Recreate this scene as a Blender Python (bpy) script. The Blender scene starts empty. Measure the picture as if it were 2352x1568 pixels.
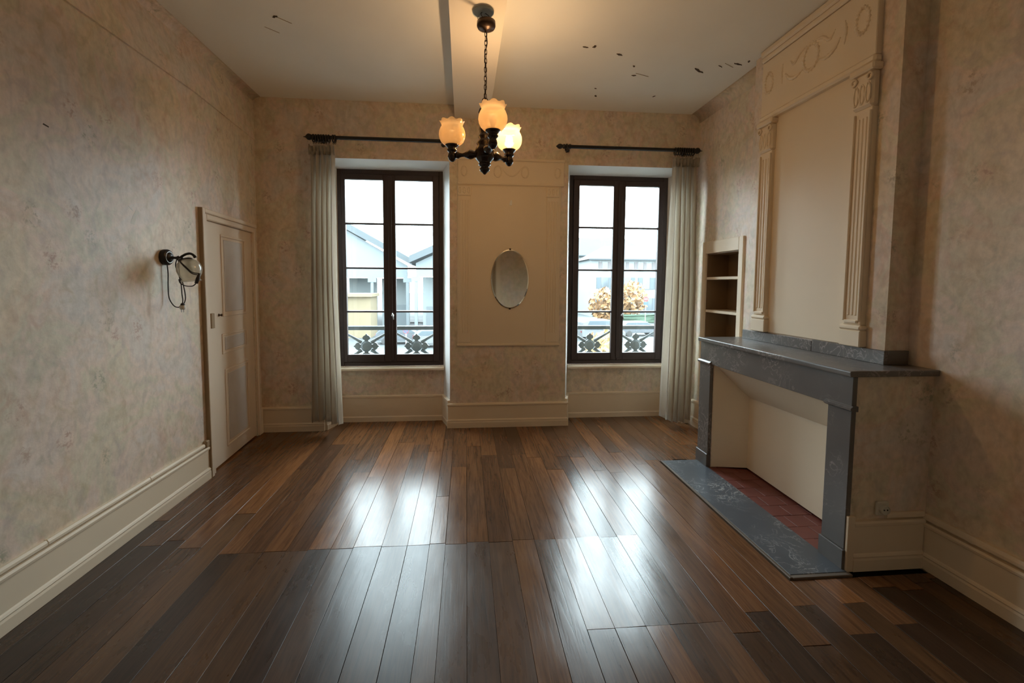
import bpy, bmesh, math, random
from mathutils import Vector, Matrix
random.seed(7)
SC = bpy.context.scene
COL = SC.collection
PI = math.pi

# ------------------------------------------------------------------ camera
cam_d = bpy.data.cameras.new('camera'); cam = bpy.data.objects.new('camera', cam_d); COL.objects.link(cam)
F, CX, CY = 1001.05, 1157.32, 718.62
yaw, pitch, roll = 0.0862, -0.0647, 0.0057
cam_d.sensor_width = 36.0; cam_d.lens = F*36.0/2352
cam_d.shift_x = (1176-CX)/2352; cam_d.shift_y = (CY-784)/2352
cam_d.clip_start = 0.05; cam_d.clip_end = 500
r0 = Vector((math.cos(yaw), -math.sin(yaw), 0)); f0 = Vector((math.sin(yaw), math.cos(yaw), 0)); u0 = Vector((0, 0, 1))
fw = f0*math.cos(pitch)+u0*math.sin(pitch); u1 = u0*math.cos(pitch)-f0*math.sin(pitch)
rt = r0*math.cos(roll)+u1*math.sin(roll); up = u1*math.cos(roll)-r0*math.sin(roll)
M = Matrix.Identity(4)
for i in range(3):
    M[i][0] = rt[i]; M[i][1] = up[i]; M[i][2] = -fw[i]
M[2][3] = 1.5
cam.matrix_world = M
SC.camera = cam

# ------------------------------------------------------------------ world, light, exposure
w = bpy.data.worlds.new('overcast'); SC.world = w; w.use_nodes = True
bg = w.node_tree.nodes['Background']
bg.inputs[0].default_value = (0.80, 0.92, 1.0, 1); bg.inputs[1].default_value = 16.0
for nm, xc in (('window_portal', -0.81), ('window_portal', 1.70)):
    l = bpy.data.lights.new(nm, 'AREA'); l.shape = 'RECTANGLE'; l.size = 1.2; l.size_y = 2.2
    o = bpy.data.objects.new(nm, l); COL.objects.link(o)
    o.location = (xc, 5.02, 1.66); o.rotation_euler = (-PI/2, 0, 0)
    l.cycles.is_portal = True
vs = SC.view_settings
vs.view_transform = 'Standard'; vs.look = 'None'; vs.gamma = 1.0; vs.exposure = 0.38
vs.use_curve_mapping = False
cy = SC.cycles
cy.use_denoising = True; cy.max_bounces = 10; cy.diffuse_bounces = 6; cy.glossy_bounces = 4
cy.transmission_bounces = 6; cy.transparent_max_bounces = 12; cy.sample_clamp_indirect = 6.0
cy.caustics_reflective = False; cy.caustics_refractive = False

# ------------------------------------------------------------------ materials
MATS = {}
def nmat(name):
    m = bpy.data.materials.new(name); m.use_nodes = True
    nt = m.node_tree
    MATS[name] = m
    return m, nt, nt.nodes['Principled BSDF'], nt.nodes['Material Output']
def N(nt, t, **k):
    n = nt.nodes.new(t)
    for a, v in k.items():
        if a.startswith('i_'):
            s = a[2:]; s = int(s) if s.isdigit() else s
            n.inputs[s].default_value = v
        else: setattr(n, a, v)
    return n
def ramp(nt, fac, stops, interp='LINEAR'):
    r = nt.nodes.new('ShaderNodeValToRGB'); cr = r.color_ramp; cr.interpolation = interp
    while len(cr.elements) < len(stops): cr.elements.new(0.5)
    for e, (p, c) in zip(cr.elements, stops):
        e.position = p; e.color = (*c, 1) if len(c) == 3 else c
    nt.links.new(fac, r.inputs[0]); return r.outputs[0]
def mixc(nt, fac, a, b, mode='MIX'):
    m = nt.nodes.new('ShaderNodeMix'); m.data_type = 'RGBA'; m.blend_type = mode
    for s, v in ((m.inputs[0], fac), (m.inputs[6], a), (m.inputs[7], b)):
        if isinstance(v, (int, float)): s.default_value = v
        elif isinstance(v, tuple): s.default_value = (*v, 1) if len(v) == 3 else v
        else: nt.links.new(v, s)
    return m.outputs[2]
def coords(nt, scale=(1, 1, 1), kind='Object'):
    tc = nt.nodes.new('ShaderNodeTexCoord'); mp = nt.nodes.new('ShaderNodeMapping')
    mp.inputs['Scale'].default_value = scale
    nt.links.new(tc.outputs[kind], mp.inputs['Vector']); return mp.outputs[0]
def noise(nt, vec, scale, detail=2, rough=0.5, dist=0.0):
    n = N(nt, 'ShaderNodeTexNoise'); n.inputs['Scale'].default_value = scale; n.inputs['Detail'].default_value = detail
    n.inputs['Roughness'].default_value = rough; n.inputs['Distortion'].default_value = dist
    nt.links.new(vec, n.inputs['Vector']); return n.outputs[0]
def bump(nt, bsdf, h, strength=0.2, dist=0.01):
    b = N(nt, 'ShaderNodeBump'); b.inputs['Strength'].default_value = strength; b.inputs['Distance'].default_value = dist
    nt.links.new(h, b.inputs['Height']); nt.links.new(b.outputs[0], bsdf.inputs['Normal'])

def plain(name, col, rough=0.5, metal=0.0, var=0.12, nscale=9.0, spec=0.5, bmp=0.0):
    m, nt, b, o = nmat(name)
    v = coords(nt); n = noise(nt, v, nscale, 3)
    c = mixc(nt, n, tuple(x*(1-var) for x in col), tuple(min(1, x*(1+var)) for x in col))
    nt.links.new(c, b.inputs['Base Color'])
    b.inputs['Roughness'].default_value = rough; b.inputs['Metallic'].default_value = metal
    b.inputs['Specular IOR Level'].default_value = spec
    if bmp: bump(nt, b, noise(nt, v, nscale*8, 3), bmp, 0.004)
    return m

def wallpaper(name):
    m, nt, b, o = nmat(name)
    v = coords(nt)
    n1 = noise(nt, v, 2.2, 4, 0.6, 0.6)
    c = ramp(nt, n1, [(0.28, (0.70, 0.60, 0.45)), (0.40, (0.77, 0.68, 0.56)), (0.47, (0.70, 0.665, 0.55)), (0.53, (0.78, 0.665, 0.59)),
                      (0.60, (0.73, 0.67, 0.63)), (0.72, (0.67, 0.665, 0.63))])
    # mottled print: pinkish and grey-green blotches a few centimetres across
    vz = coords(nt, (1, 1, 0.75))
    n2 = noise(nt, vz, 12.0, 4, 0.58, 0.9)
    f2 = ramp(nt, n2, [(0.46, (0, 0, 0)), (0.66, (1, 1, 1))])
    pc = ramp(nt, noise(nt, v, 4.3, 2), [(0.38, (0.60, 0.41, 0.31)), (0.48, (0.54, 0.47, 0.30)), (0.56, (0.50, 0.50, 0.42)), (0.64, (0.52, 0.46, 0.47))])
    c = mixc(nt, mixc(nt, 0.50, (0, 0, 0), f2), c, pc)
    n2c = noise(nt, vz, 33.0, 3, 0.6)
    c = mixc(nt, 1.0, c, ramp(nt, n2c, [(0.32, (0.89, 0.88, 0.87)), (0.66, (1.05, 1.05, 1.05))]), 'MULTIPLY')
    # small darker sprigs
    vo = N(nt, 'ShaderNodeTexVoronoi'); vo.inputs['Scale'].default_value = 5.2; nt.links.new(vz, vo.inputs['Vector'])
    f3 = ramp(nt, vo.outputs['Distance'], [(0.16, (1, 1, 1)), (0.34, (0, 0, 0))])
    n3 = noise(nt, v, 38, 3, 0.7)
    f3 = mixc(nt, 1.0, f3, ramp(nt, n3, [(0.50, (0, 0, 0)), (0.62, (1, 1, 1))]), 'MULTIPLY')
    dk = ramp(nt, vo.outputs['Color'], [(0.35, (0.32, 0.34, 0.24)), (0.6, (0.46, 0.28, 0.22))])
    c = mixc(nt, mixc(nt, 0.70, (0, 0, 0), f3), c, dk)
    c = mixc(nt, 1.0, c, (1.0, 0.95, 0.895), 'MULTIPLY')
    nt.links.new(c, b.inputs['Base Color'])
    b.inputs['Roughness'].default_value = 0.48; b.inputs['Specular IOR Level'].default_value = 0.45
    hh = N(nt, 'ShaderNodeMath', operation='ADD'); nt.links.new(noise(nt, v, 2.0, 2), hh.inputs[0])
    sc = N(nt, 'ShaderNodeMath', operation='MULTIPLY'); sc.inputs[1].default_value = 0.06
    nt.links.new(noise(nt, v, 90, 2), sc.inputs[0]); nt.links.new(sc.outputs[0], hh.inputs[1])
    bump(nt, b, hh.outputs[0], 0.35, 0.02)
    return m

def wood_floor(name, r0_, r1_, mul=(1, 1, 1), spec=0.46):
    m, nt, b, o = nmat(name)
    oi = N(nt, 'ShaderNodeObjectInfo')
    v = coords(nt, (1, 0.06, 1))
    off = N(nt, 'ShaderNodeVectorMath', operation='SCALE'); 
    cmb = N(nt, 'ShaderNodeCombineXYZ')
    for i in range(3): nt.links.new(oi.outputs['Random'], cmb.inputs[i])
    nt.links.new(cmb.outputs[0], off.inputs[0]); off.inputs[3].default_value = 37.0
    ad = N(nt, 'ShaderNodeVectorMath', operation='ADD'); nt.links.new(v, ad.inputs[0]); nt.links.new(off.outputs[0], ad.inputs[1])
    v = ad.outputs[0]
    base = ramp(nt, oi.outputs['Random'], [(0.0, (0.105, 0.050, 0.025)), (0.3, (0.150, 0.070, 0.031)), (0.55, (0.185, 0.083, 0.034)),
                                           (0.8, (0.22, 0.096, 0.037)), (0.93, (0.27, 0.115, 0.042)), (1.0, (0.31, 0.14, 0.052))])
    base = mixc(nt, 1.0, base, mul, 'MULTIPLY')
    g = noise(nt, v, 55, 5, 0.65, 1.0)
    c = mixc(nt, 1.0, base, ramp(nt, g, [(0.3, (0.55, 0.5, 0.48)), (0.6, (1.15, 1.1, 1.05))]), 'MULTIPLY')
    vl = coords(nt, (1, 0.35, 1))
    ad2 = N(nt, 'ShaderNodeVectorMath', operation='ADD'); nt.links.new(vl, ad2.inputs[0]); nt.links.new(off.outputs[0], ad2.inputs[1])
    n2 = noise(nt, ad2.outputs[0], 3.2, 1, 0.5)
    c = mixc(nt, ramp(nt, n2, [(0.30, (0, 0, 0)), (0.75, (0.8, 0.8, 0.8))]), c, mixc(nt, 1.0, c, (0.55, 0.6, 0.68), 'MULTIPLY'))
    nt.links.new(c, b.inputs['Base Color'])
    rr = N(nt, 'ShaderNodeMapRange'); rr.inputs['To Min'].default_value = r0_; rr.inputs['To Max'].default_value = r1_
    rr.inputs['From Min'].default_value = 0.3; rr.inputs['From Max'].default_value = 0.7
    nt.links.new(noise(nt, ad2.outputs[0], 7, 4, 0.6), rr.inputs['Value']); nt.links.new(rr.outputs[0], b.inputs['Roughness'])
    b.inputs['Specular IOR Level'].default_value = spec
    hs = N(nt, 'ShaderNodeMath', operation='MULTIPLY_ADD'); hs.inputs[1].default_value = 0.12
    nt.links.new(g, hs.inputs[0]); nt.links.new(noise(nt, ad2.outputs[0], 5, 2), hs.inputs[2])
    bump(nt, b, hs.outputs[0], 0.22, 0.012)
    return m

def marble(name, base, dark, vein):
    m, nt, b, o = nmat(name)
    v = coords(nt)
    n1 = noise(nt, v, 3.5, 3, 0.55, 0.3)
    c = mixc(nt, n1, dark, base)
    n2 = noise(nt, v, 7.0, 8, 0.65, 2.2)
    n2 = noise(nt, v, 9.0, 5, 0.6, 1.2)
    a = N(nt, 'ShaderNodeMath', operation='SUBTRACT'); nt.links.new(n2, a.inputs[0]); a.inputs[1].default_value = 0.5
    ab = N(nt, 'ShaderNodeMath', operation='ABSOLUTE'); nt.links.new(a.outputs[0], ab.inputs[0])
    fv = ramp(nt, ab.outputs[0], [(0.0, (1, 1, 1)), (0.022, (0, 0, 0))])
    n3 = noise(nt, v, 3.0, 2)
    fv = mixc(nt, 1.0, fv, ramp(nt, n3, [(0.42, (0, 0, 0)), (0.60, (0.75, 0.75, 0.75))]), 'MULTIPLY')
    c = mixc(nt, fv, c, vein)
    nt.links.new(c, b.inputs['Base Color'])
    b.inputs['Roughness'].default_value = 0.3
    return m

def glass(name, tint=(0.95, 0.98, 0.97), refl=0.06, veil=0.0):
    m, nt, b, o = nmat(name); nt.nodes.remove(b)
    t = N(nt, 'ShaderNodeBsdfTransparent'); t.inputs[0].default_value = (*tint, 1)
    g = N(nt, 'ShaderNodeBsdfGlossy'); g.inputs['Roughness'].default_value = 0.02
    mx = N(nt, 'ShaderNodeMixShader'); mx.inputs[0].default_value = refl
    nt.links.new(t.outputs[0], mx.inputs[1]); nt.links.new(g.outputs[0], mx.inputs[2])
    nt.links.new(mx.outputs[0], o.inputs[0])
    return m

def frosted(name, col, trans=0.35, gl=0.06):
    m, nt, b, o = nmat(name); nt.nodes.remove(b)
    v = coords(nt); n = noise(nt, v, 30, 3)
    c = mixc(nt, n, tuple(x*0.85 for x in col), col)
    t = N(nt, 'ShaderNodeBsdfTransparent'); nt.links.new(c, t.inputs[0])
    tl = N(nt, 'ShaderNodeBsdfTranslucent'); nt.links.new(c, tl.inputs[0])
    df = N(nt, 'ShaderNodeBsdfDiffuse'); nt.links.new(c, df.inputs[0])
    g = N(nt, 'ShaderNodeBsdfGlossy'); g.inputs['Roughness'].default_value = 0.15
    m1 = N(nt, 'ShaderNodeMixShader'); m1.inputs[0].default_value = 0.35
    nt.links.new(tl.outputs[0], m1.inputs[1]); nt.links.new(df.outputs[0], m1.inputs[2])
    m2 = N(nt, 'ShaderNodeMixShader'); m2.inputs[0].default_value = trans
    nt.links.new(m1.outputs[0], m2.inputs[1]); nt.links.new(t.outputs[0], m2.inputs[2])
    m3 = N(nt, 'ShaderNodeMixShader'); m3.inputs[0].default_value = gl
    nt.links.new(m2.outputs[0], m3.inputs[1]); nt.links.new(g.outputs[0], m3.inputs[2])
    nt.links.new(m3.outputs[0], o.inputs[0])
    return m

def cloth(name, col, tl=0.4):
    m, nt, b, o = nmat(name); nt.nodes.remove(b)
    v = coords(nt, (1, 1, 0.15)); n = noise(nt, v, 60, 3)
    c = mixc(nt, n, tuple(x*0.88 for x in col), col)
    df = N(nt, 'ShaderNodeBsdfDiffuse'); nt.links.new(c, df.inputs[0])
    t = N(nt, 'ShaderNodeBsdfTranslucent'); nt.links.new(c, t.inputs[0])
    m1 = N(nt, 'ShaderNodeMixShader'); m1.inputs[0].default_value = tl
    nt.links.new(df.outputs[0], m1.inputs[1]); nt.links.new(t.outputs[0], m1.inputs[2])
    nt.links.new(m1.outputs[0], o.inputs[0])
    return m

def emissive(name, col, s):
    m, nt, b, o = nmat(name)
    b.inputs['Emission Color'].default_value = (*col, 1); b.inputs['Emission Strength'].default_value = s
    b.inputs['Base Color'].default_value = (*col, 1)
    return m

WP = wallpaper('floral_wallpaper')
CEIL = plain('ceiling_paint', (0.860, 0.840, 0.770), 0.75, var=0.07, nscale=1.5, bmp=0.15)
BEAM = plain('beam_paint', (0.80, 0.72, 0.60), 0.7, var=0.05, nscale=1.5, bmp=0.1)
PAINT = plain('cream_paint', (0.78, 0.66, 0.50), 0.5, var=0.05, nscale=3)
PAINT2 = plain('panel_paint', (0.78, 0.665, 0.505), 0.55, var=0.04, nscale=3)
DOORP = plain('door_paint', (0.76, 0.635, 0.495), 0.45, var=0.06, nscale=2)
EDGE = plain('brown_edge', (0.36, 0.26, 0.15), 0.6, var=0.12, nscale=6)
REVEAL = plain('reveal_paint', (0.80, 0.79, 0.76), 0.6, var=0.05, nscale=3)
DARKW = plain('dark_window_wood', (0.045, 0.028, 0.025), 0.42, var=0.25, nscale=8)
GLASS = glass('window_glass')
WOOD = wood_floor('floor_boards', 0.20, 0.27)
WOODW = wood_floor('floor_boards_worn_dim', 0.25, 0.33, (0.45, 0.51, 0.59))  # worn near boards, with the foreground's weaker light put into the colour
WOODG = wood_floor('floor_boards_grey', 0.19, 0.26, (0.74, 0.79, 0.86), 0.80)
SUBF = plain('subfloor', (0.012, 0.009, 0.007), 0.9)
MARB = marble('grey_marble', (0.165, 0.152, 0.145), (0.090, 0.083, 0.078), (0.46, 0.41, 0.39))
MARBH = marble('hearth_marble', (0.105, 0.118, 0.135), (0.05, 0.058, 0.07), (0.45, 0.46, 0.45))
TILE = plain('red_hearth_tile', (0.16, 0.045, 0.035), 0.5, var=0.2, nscale=10)
SOOT = plain('dark_joint', (0.02, 0.015, 0.012), 0.9)
FBACK = plain('fireback_paint', (0.82, 0.72, 0.57), 0.7, var=0.04, nscale=3)
BLACK = plain('black_wood', (0.012, 0.010, 0.009), 0.35, var=0.3)
TURNED = plain('turned_dark_wood', (0.022, 0.012, 0.008), 0.22, var=0.3)
BRONZE = plain('dark_bronze', (0.05, 0.028, 0.016), 0.35, metal=0.6, var=0.2)
ROSE = plain('pale_blue_plate', (0.42, 0.47, 0.45), 0.5)
AMBER = frosted('amber_glass', (0.98, 0.78, 0.51), 0.30)
AMBERC = frosted('amber_glass_lit', (1.0, 0.84, 0.56), 0.88, 0.03)
SMOKE = frosted('smoked_clear_glass', (0.88, 0.83, 0.73), 0.62, 0.10)
CURT = cloth('curtain_cloth', (0.80, 0.74, 0.65), 0.26)
HEADC = cloth('curtain_heading', (0.72, 0.66, 0.56), 0.35)
MIRR = plain('mirror_silver', (0.92, 0.88, 0.76), 0.04, metal=1.0, var=0.04, nscale=14)
WHITEP = plain('white_plastic', (0.62, 0.60, 0.52), 0.4, var=0.03)
STEEL = plain('steel', (0.45, 0.45, 0.45), 0.3, metal=1.0)
CORD = plain('brown_cord', (0.03, 0.024, 0.02), 0.6)
NICHE = plain('brown_niche_wood', (0.20, 0.125, 0.065), 0.55, var=0.2, nscale=5)
CRACK = plain('hairline_crack', (0.42, 0.35, 0.26), 0.9)
FLAKE = plain('flaked_plaster_dark', (0.075, 0.05, 0.03), 0.9)
PATCH = plain('pale_patch', (0.80, 0.80, 0.76), 0.7)
IRON = plain('painted_iron', (0.121, 0.154, 0.163), 0.5)
STONE = plain('sill_stone', (0.100, 0.100, 0.100), 0.8)
# outside
ASPH = plain('asphalt', (0.047, 0.053, 0.055), 0.9, var=0.1, nscale=0.3)
RENDERW = plain('white_render', (0.158, 0.175, 0.176), 0.9, var=0.05, nscale=0.4)
RENDERY = plain('yellow_render', (0.150, 0.120, 0.075), 0.9, var=0.08, nscale=0.4)
SLATE = plain('slate_roof', (0.034, 0.043, 0.049), 0.8, var=0.08, nscale=0.5)
RTILE = plain('clay_tile_roof', (0.044, 0.043, 0.041), 0.85, var=0.08, nscale=0.5)
HALLM = plain('hall_metal', (0.090, 0.106, 0.112), 0.6, var=0.08, nscale=0.4)
HALLR = plain('hall_roof_zinc', (0.034, 0.043, 0.048), 0.6, var=0.06, nscale=0.4)
SHUTR = plain('red_shutter', (0.078, 0.070, 0.072), 0.7)
SHUTB = plain('blue_shutter', (0.058, 0.074, 0.085), 0.7)
PANEX = plain('house_pane', (0.060, 0.075, 0.085), 0.15)
LEAFY = plain('yellow_leaf', (0.225, 0.152, 0.043), 0.8, var=0.3, nscale=2)
LEAFO = plain('orange_leaf', (0.225, 0.123, 0.052), 0.8, var=0.3, nscale=2)
HEDGE = plain('green_hedge', (0.058, 0.094, 0.065), 0.9, var=0.25, nscale=2)
BARK = plain('bark', (0.10, 0.08, 0.06), 0.9)
CARW = plain('white_car_paint', (0.091, 0.095, 0.098), 0.3)
CARG = plain('grey_car_paint', (0.052, 0.058, 0.065), 0.3)
TYRE = plain('tyre', (0.03, 0.03, 0.03), 0.8)
SRED = plain('sign_red', (0.120, 0.020, 0.025), 0.5, var=0.02)
SBLUE = plain('sign_blue', (0.020, 0.050, 0.120), 0.5, var=0.02)
SWHT = plain('sign_white', (0.100, 0.100, 0.100), 0.5, var=0.02)
TAIL = plain('tail_lamp', (0.120, 0.012, 0.015), 0.3)

# ------------------------------------------------------------------ geometry helpers
OFF = {}
def link(name, mesh, parent=None):
    o = bpy.data.objects.new(name, mesh); COL.objects.link(o)
    if parent: o.parent = parent
    return o
def empty(name, loc):
    o = bpy.data.objects.new(name, None); COL.objects.link(o); o.location = loc
    o.empty_display_size = 0.05
    OFF[o.name] = Vector(loc); return o
def tag(o, label=None, cat=None, group=None, kind=None):
    if label: o['label'] = label
    if cat: o['category'] = cat
    if group: o['group'] = group
    if kind: o['kind'] = kind
    return o
def obj(name, bm, mat, parent=None, smooth=False, bevel=0.0, segs=1, at=None):
    """bm in world coordinates -> one mesh object; `at` puts its origin there (top-level objects)"""
    if bevel > 0:
        bmesh.ops.bevel(bm, geom=list(bm.edges), offset=bevel, segments=segs, affect='EDGES', profile=0.7)
    bmesh.ops.recalc_face_normals(bm, faces=list(bm.faces))
    off = Vector((0, 0, 0))
    if parent is not None: off = OFF[parent.name]
    elif at is not None: off = Vector(at)
    if off.length > 0: bmesh.ops.translate(bm, vec=-off, verts=list(bm.verts))
    me = bpy.data.meshes.new(name); 
    if smooth:
        for f in bm.faces: f.smooth = True
    bm.to_mesh(me); bm.free()
    mats = mat if isinstance(mat, (list, tuple)) else [mat]
    for mm in mats: me.materials.append(mm)
    o = link(name, me, parent)
    if parent is None and at is not None: o.location = at
    OFF[o.name] = off
    if smooth and smooth != 'all':
        pass
    return o
def B(): return bmesh.new()
def box(bm, x0, x1, y0, y1, z0, z1, mi=0):
    vs = [bm.verts.new((x, y, z)) for z in (z0, z1) for y in (y0, y1) for x in (x0, x1)]
    fs = []
    for a in ((0, 1, 3, 2), (4, 6, 7, 5), (0, 4, 5, 1), (2, 3, 7, 6), (0, 2, 6, 4), (1, 5, 7, 3)):
        f = bm.faces.new([vs[i] for i in a]); f.material_index = mi; fs.append(f)
    return vs
def hexa(bm, b4, t4, mi=0):
    """eight corner solid: bottom ring, top ring"""
    b = [bm.verts.new(p) for p in b4]; t = [bm.verts.new(p) for p in t4]
    n = len(b)
    bm.faces.new(b[::-1]).material_index = mi; bm.faces.new(t).material_index = mi
    for i in range(n):
        bm.faces.new((b[i], b[(i+1) % n], t[(i+1) % n], t[i])).material_index = mi
def prism(bm, poly, axis, a0, a1, mi=0):
    """poly in the two other axes (order x,y,z without axis)"""
    def P(p, a):
        if axis == 'x': return (a, p[0], p[1])
        if axis == 'y': return (p[0], a, p[1])
        return (p[0], p[1], a)
    hexa(bm, [P(p, a0) for p in poly], [P(p, a1) for p in poly], mi)
def basis(d):
    d = Vector(d).normalized()
    a = Vector((0, 0, 1)) if abs(d.z) < 0.9 else Vector((1, 0, 0))
    u = d.cross(a).normalized(); v = d.cross(u).normalized()
    return d, u, v
def lathe(bm, prof, org, axis=(0, 0, 1), segs=20, cap=True):
    """prof: list of (radius, distance along axis)"""
    d, u, v = basis(axis); org = Vector(org); rings = []
    for r, t in prof:
        if r < 1e-5: rings.append([bm.verts.new(org+d*t)]); continue
        rings.append([bm.verts.new(org+d*t+(u*math.cos(2*PI*k/segs)+v*math.sin(2*PI*k/segs))*r) for k in range(segs)])
    for a, b in zip(rings, rings[1:]):
        for k in range(segs):
            k2 = (k+1) % segs
            if len(a) == 1 and len(b) == 1: continue
            if len(a) == 1: bm.faces.new((a[0], b[k], b[k2]))
            elif len(b) == 1: bm.faces.new((a[k], b[0], a[k2]))
            else: bm.faces.new((a[k], b[k], b[k2], a[k2]))
    if cap:
        for rg in (rings[0], rings[-1]):
            if len(rg) > 2: bm.faces.new(rg)
def tube(bm, pts, r, segs=8, closed=False):
    pts = [Vector(p) for p in pts]; n = len(pts); rings = []
    u_prev = None
    for i, p in enumerate(pts):
        if closed: d = pts[(i+1) % n]-pts[i-1]
        else: d = pts[min(i+1, n-1)]-pts[max(i-1, 0)]
        d.normalize()
        if u_prev is None: _, u, v = basis(d)
        else:
            u = (u_prev-d*u_prev.dot(d)).normalized(); v = d.cross(u)
        u_prev = u
        rr = r[i] if isinstance(r, (list, tuple)) else r
        rings.append([bm.verts.new(p+(u*math.cos(2*PI*k/segs)+v*math.sin(2*PI*k/segs))*rr) for k in range(segs)])
    pairs = list(zip(rings, rings[1:]))
    if closed: pairs.append((rings[-1], rings[0]))
    for a, b in pairs:
        for k in range(segs): bm.faces.new((a[k], b[k], b[(k+1) % segs], a[(k+1) % segs]))
    if not closed: bm.faces.new(rings[0]); bm.faces.new(rings[-1][::-1])
def catmull(pts, n=6):
    P = [Vector(p) for p in pts]; P = [P[0]*2-P[1]]+P+[P[-1]*2-P[-2]]; out = []
    for i in range(1, len(P)-2):
        for k in range(n):
            t = k/n; a, b, c, d = P[i-1], P[i], P[i+1], P[i+2]
            out.append(0.5*((2*b)+(c-a)*t+(2*a-5*b+4*c-d)*t*t+(3*b-a-3*c+d)*t**3))
    out.append(P[-2]); return out
def struct(name, bm, mat, **k): return tag(obj(name, bm, mat, **k), kind='structure')

# ------------------------------------------------------------------ dimensions (metres; camera stands at x=0, y=0)
XL, XR, YB, YR, ZC = -1.985, 2.455, 4.53, -0.95, 3.30
ZW0, ZW1 = 0.607, 2.709          # window frame bottom / top
YW = 4.815                       # window plane
WIN = ((-1.36, -0.252), (1.139, 2.262))
OPN = ((-1.442, -0.17), (1.055, 2.345))

# ------------------------------------------------------------------ floor and boards
bm = B(); box(bm, -2.6, 2.9, YR-0.3, 5.0, -0.25, -0.025)
floor = tag(struct('floor', bm, SUBF), 'dark polished wooden floor of long narrow boards')
edges = [-2.10, -1.99, -1.87, -1.74, -1.63, -1.50, -1.37, -1.26, -1.13, -1.01, -0.89, -0.765, -0.642, -0.483, -0.338, -0.211, -0.12,
         0.003, 0.131, 0.271, 0.40, 0.525, 0.65, 0.79, 0.90, 1.03, 1.15, 1.28, 1.40, 1.53, 1.648, 1.78, 1.90, 2.02, 2.15, 2.27, 2.38, 2.50]
HX0, HX1, HY0, HY1 = 1.655, 2.50, 2.022, 3.512
def board(x0, x1, y0, y1, near_mat):
    g = random.choice((0.0004, 0.0005, 0.0007, 0.0012))
    bm = B(); dz = random.uniform(-0.0012, 0.0008); ti = random.uniform(-0.0007, 0.0007)
    vs = box(bm, x0+g, x1-g, y0+g, y1-g, -0.024, dz)
    for v in vs:
        if v.co.z > -0.01: v.co.z += ti*(1 if v.co.x > (x0+x1)/2 else -1)
    bmesh.ops.bevel(bm, geom=[e for e in bm.edges if min(v.co.z for v in e.verts) > -0.01], offset=0.0007, segments=1, affect='EDGES')
    obj('plank', bm, near_mat or WOOD, floor)
for x0, x1 in zip(edges, edges[1:]):
    xc = (x0+x1)/2
    cuts = []
    if -1.35 < xc < 0.97: cuts.append(2.455+random.uniform(-0.008, 0.008))
    if 0.49 < xc < 1.13: cuts.append(1.77)
    if xc < -1.35: cuts.append(random.uniform(2.5, 3.1))
    elif xc > 1.13: cuts.append(random.uniform(1.55, 2.0))
    elif random.random() < 0.25: cuts.append(random.uniform(2.9, 3.5))
    y = YR
    allc = sorted(cuts)
    segs = []
    y = random.uniform(-0.4, 0.9)
    segs.append((YR, y))
    for c in allc:
        if c-y < 0.35: continue
        segs.append((y, c)); y = c
    rest = 4.83-y
    if rest > 1.6:
        c = y+random.uniform(0.45, 0.7)*rest; segs.append((y, c)); y = c
    segs.append((y, 4.83))
    for a, b in segs:
        near_mat = (WOODG if 0.3 < xc < 1.2 else WOODW) if b < 2.6 or (xc < -1.35 and b < 3.15) else None
        if x1 > HX0+0.01 and b > HY0 and a < HY1:
            if a < HY0-0.05: board(x0, x1, a, HY0-0.022, near_mat)
            if b > HY1+0.05: board(x0, x1, HY1, b, near_mat)
        else: board(x0, x1, a, b, near_mat)

# ------------------------------------------------------------------ ceiling and beam
bm = B(); box(bm, -2.6, 2.9, YR-0.3, 5.0, ZC, ZC+0.2)
ceiling = tag(struct('ceiling', bm, CEIL), 'cream plaster ceiling with cracks and flaking spots')
bm = B(); prism(bm, [(-0.085, 3.17), (0.245, 3.17), (0.245, ZC+0.05), (-0.085, ZC+0.05)], 'y', YR, 3.0)
bm.free(); bm = B()
hexa(bm, [(-0.075, YR, 3.17), (0.262, YR, 3.17), (0.228, YB+0.02, 3.17), (-0.118, YB+0.02, 3.17)],
     [(-0.075, YR, ZC+0.05), (0.262, YR, ZC+0.05), (0.228, YB+0.02, ZC+0.05), (-0.118, YB+0.02, ZC+0.05)])
beam = tag(struct('trim_1', bm, BEAM), 'boxed cream ceiling beam running from front to back')
# concave plaster cove along the wall tops
def cove(pts_a, pts_b, r, n=5):
    """strip of concave quarter round between a wall line and the ceiling; a: wall corner line ends, b: inward directions"""
    bm = B(); rows = []
    for (px, py), (dx, dy) in zip(pts_a, pts_b):
        row = [bm.verts.new((px-dx*0.02, py-dy*0.02, ZC-r)), ]
        for k in range(n+1):
            t = PI/2*k/n
            row.append(bm.verts.new((px+dx*r*(1-math.cos(t)), py+dy*r*(1-math.cos(t)), ZC-r+r*math.sin(t))))
        row.append(bm.verts.new((px-dx*0.02, py-dy*0.02, ZC)))
        rows.append(row)
    for a, b in zip(rows, rows[1:]):
        m = len(a)
        for k in range(m): bm.faces.new((a[k], a[(k+1) % m], b[(k+1) % m], b[k]))
    for rw in (rows[0], rows[-1]): bm.faces.new(rw)
    o = obj('cove', bm, WP, ceiling, smooth=True); return o
cove([(-2.06, YR), (-2.065, 3.5), (-2.075, YB)], [(1, 0)]*3, 0.09)
cove([(XR, 3.42), (XR, YB)], [(-1, 0)]*2, 0.09)
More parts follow.
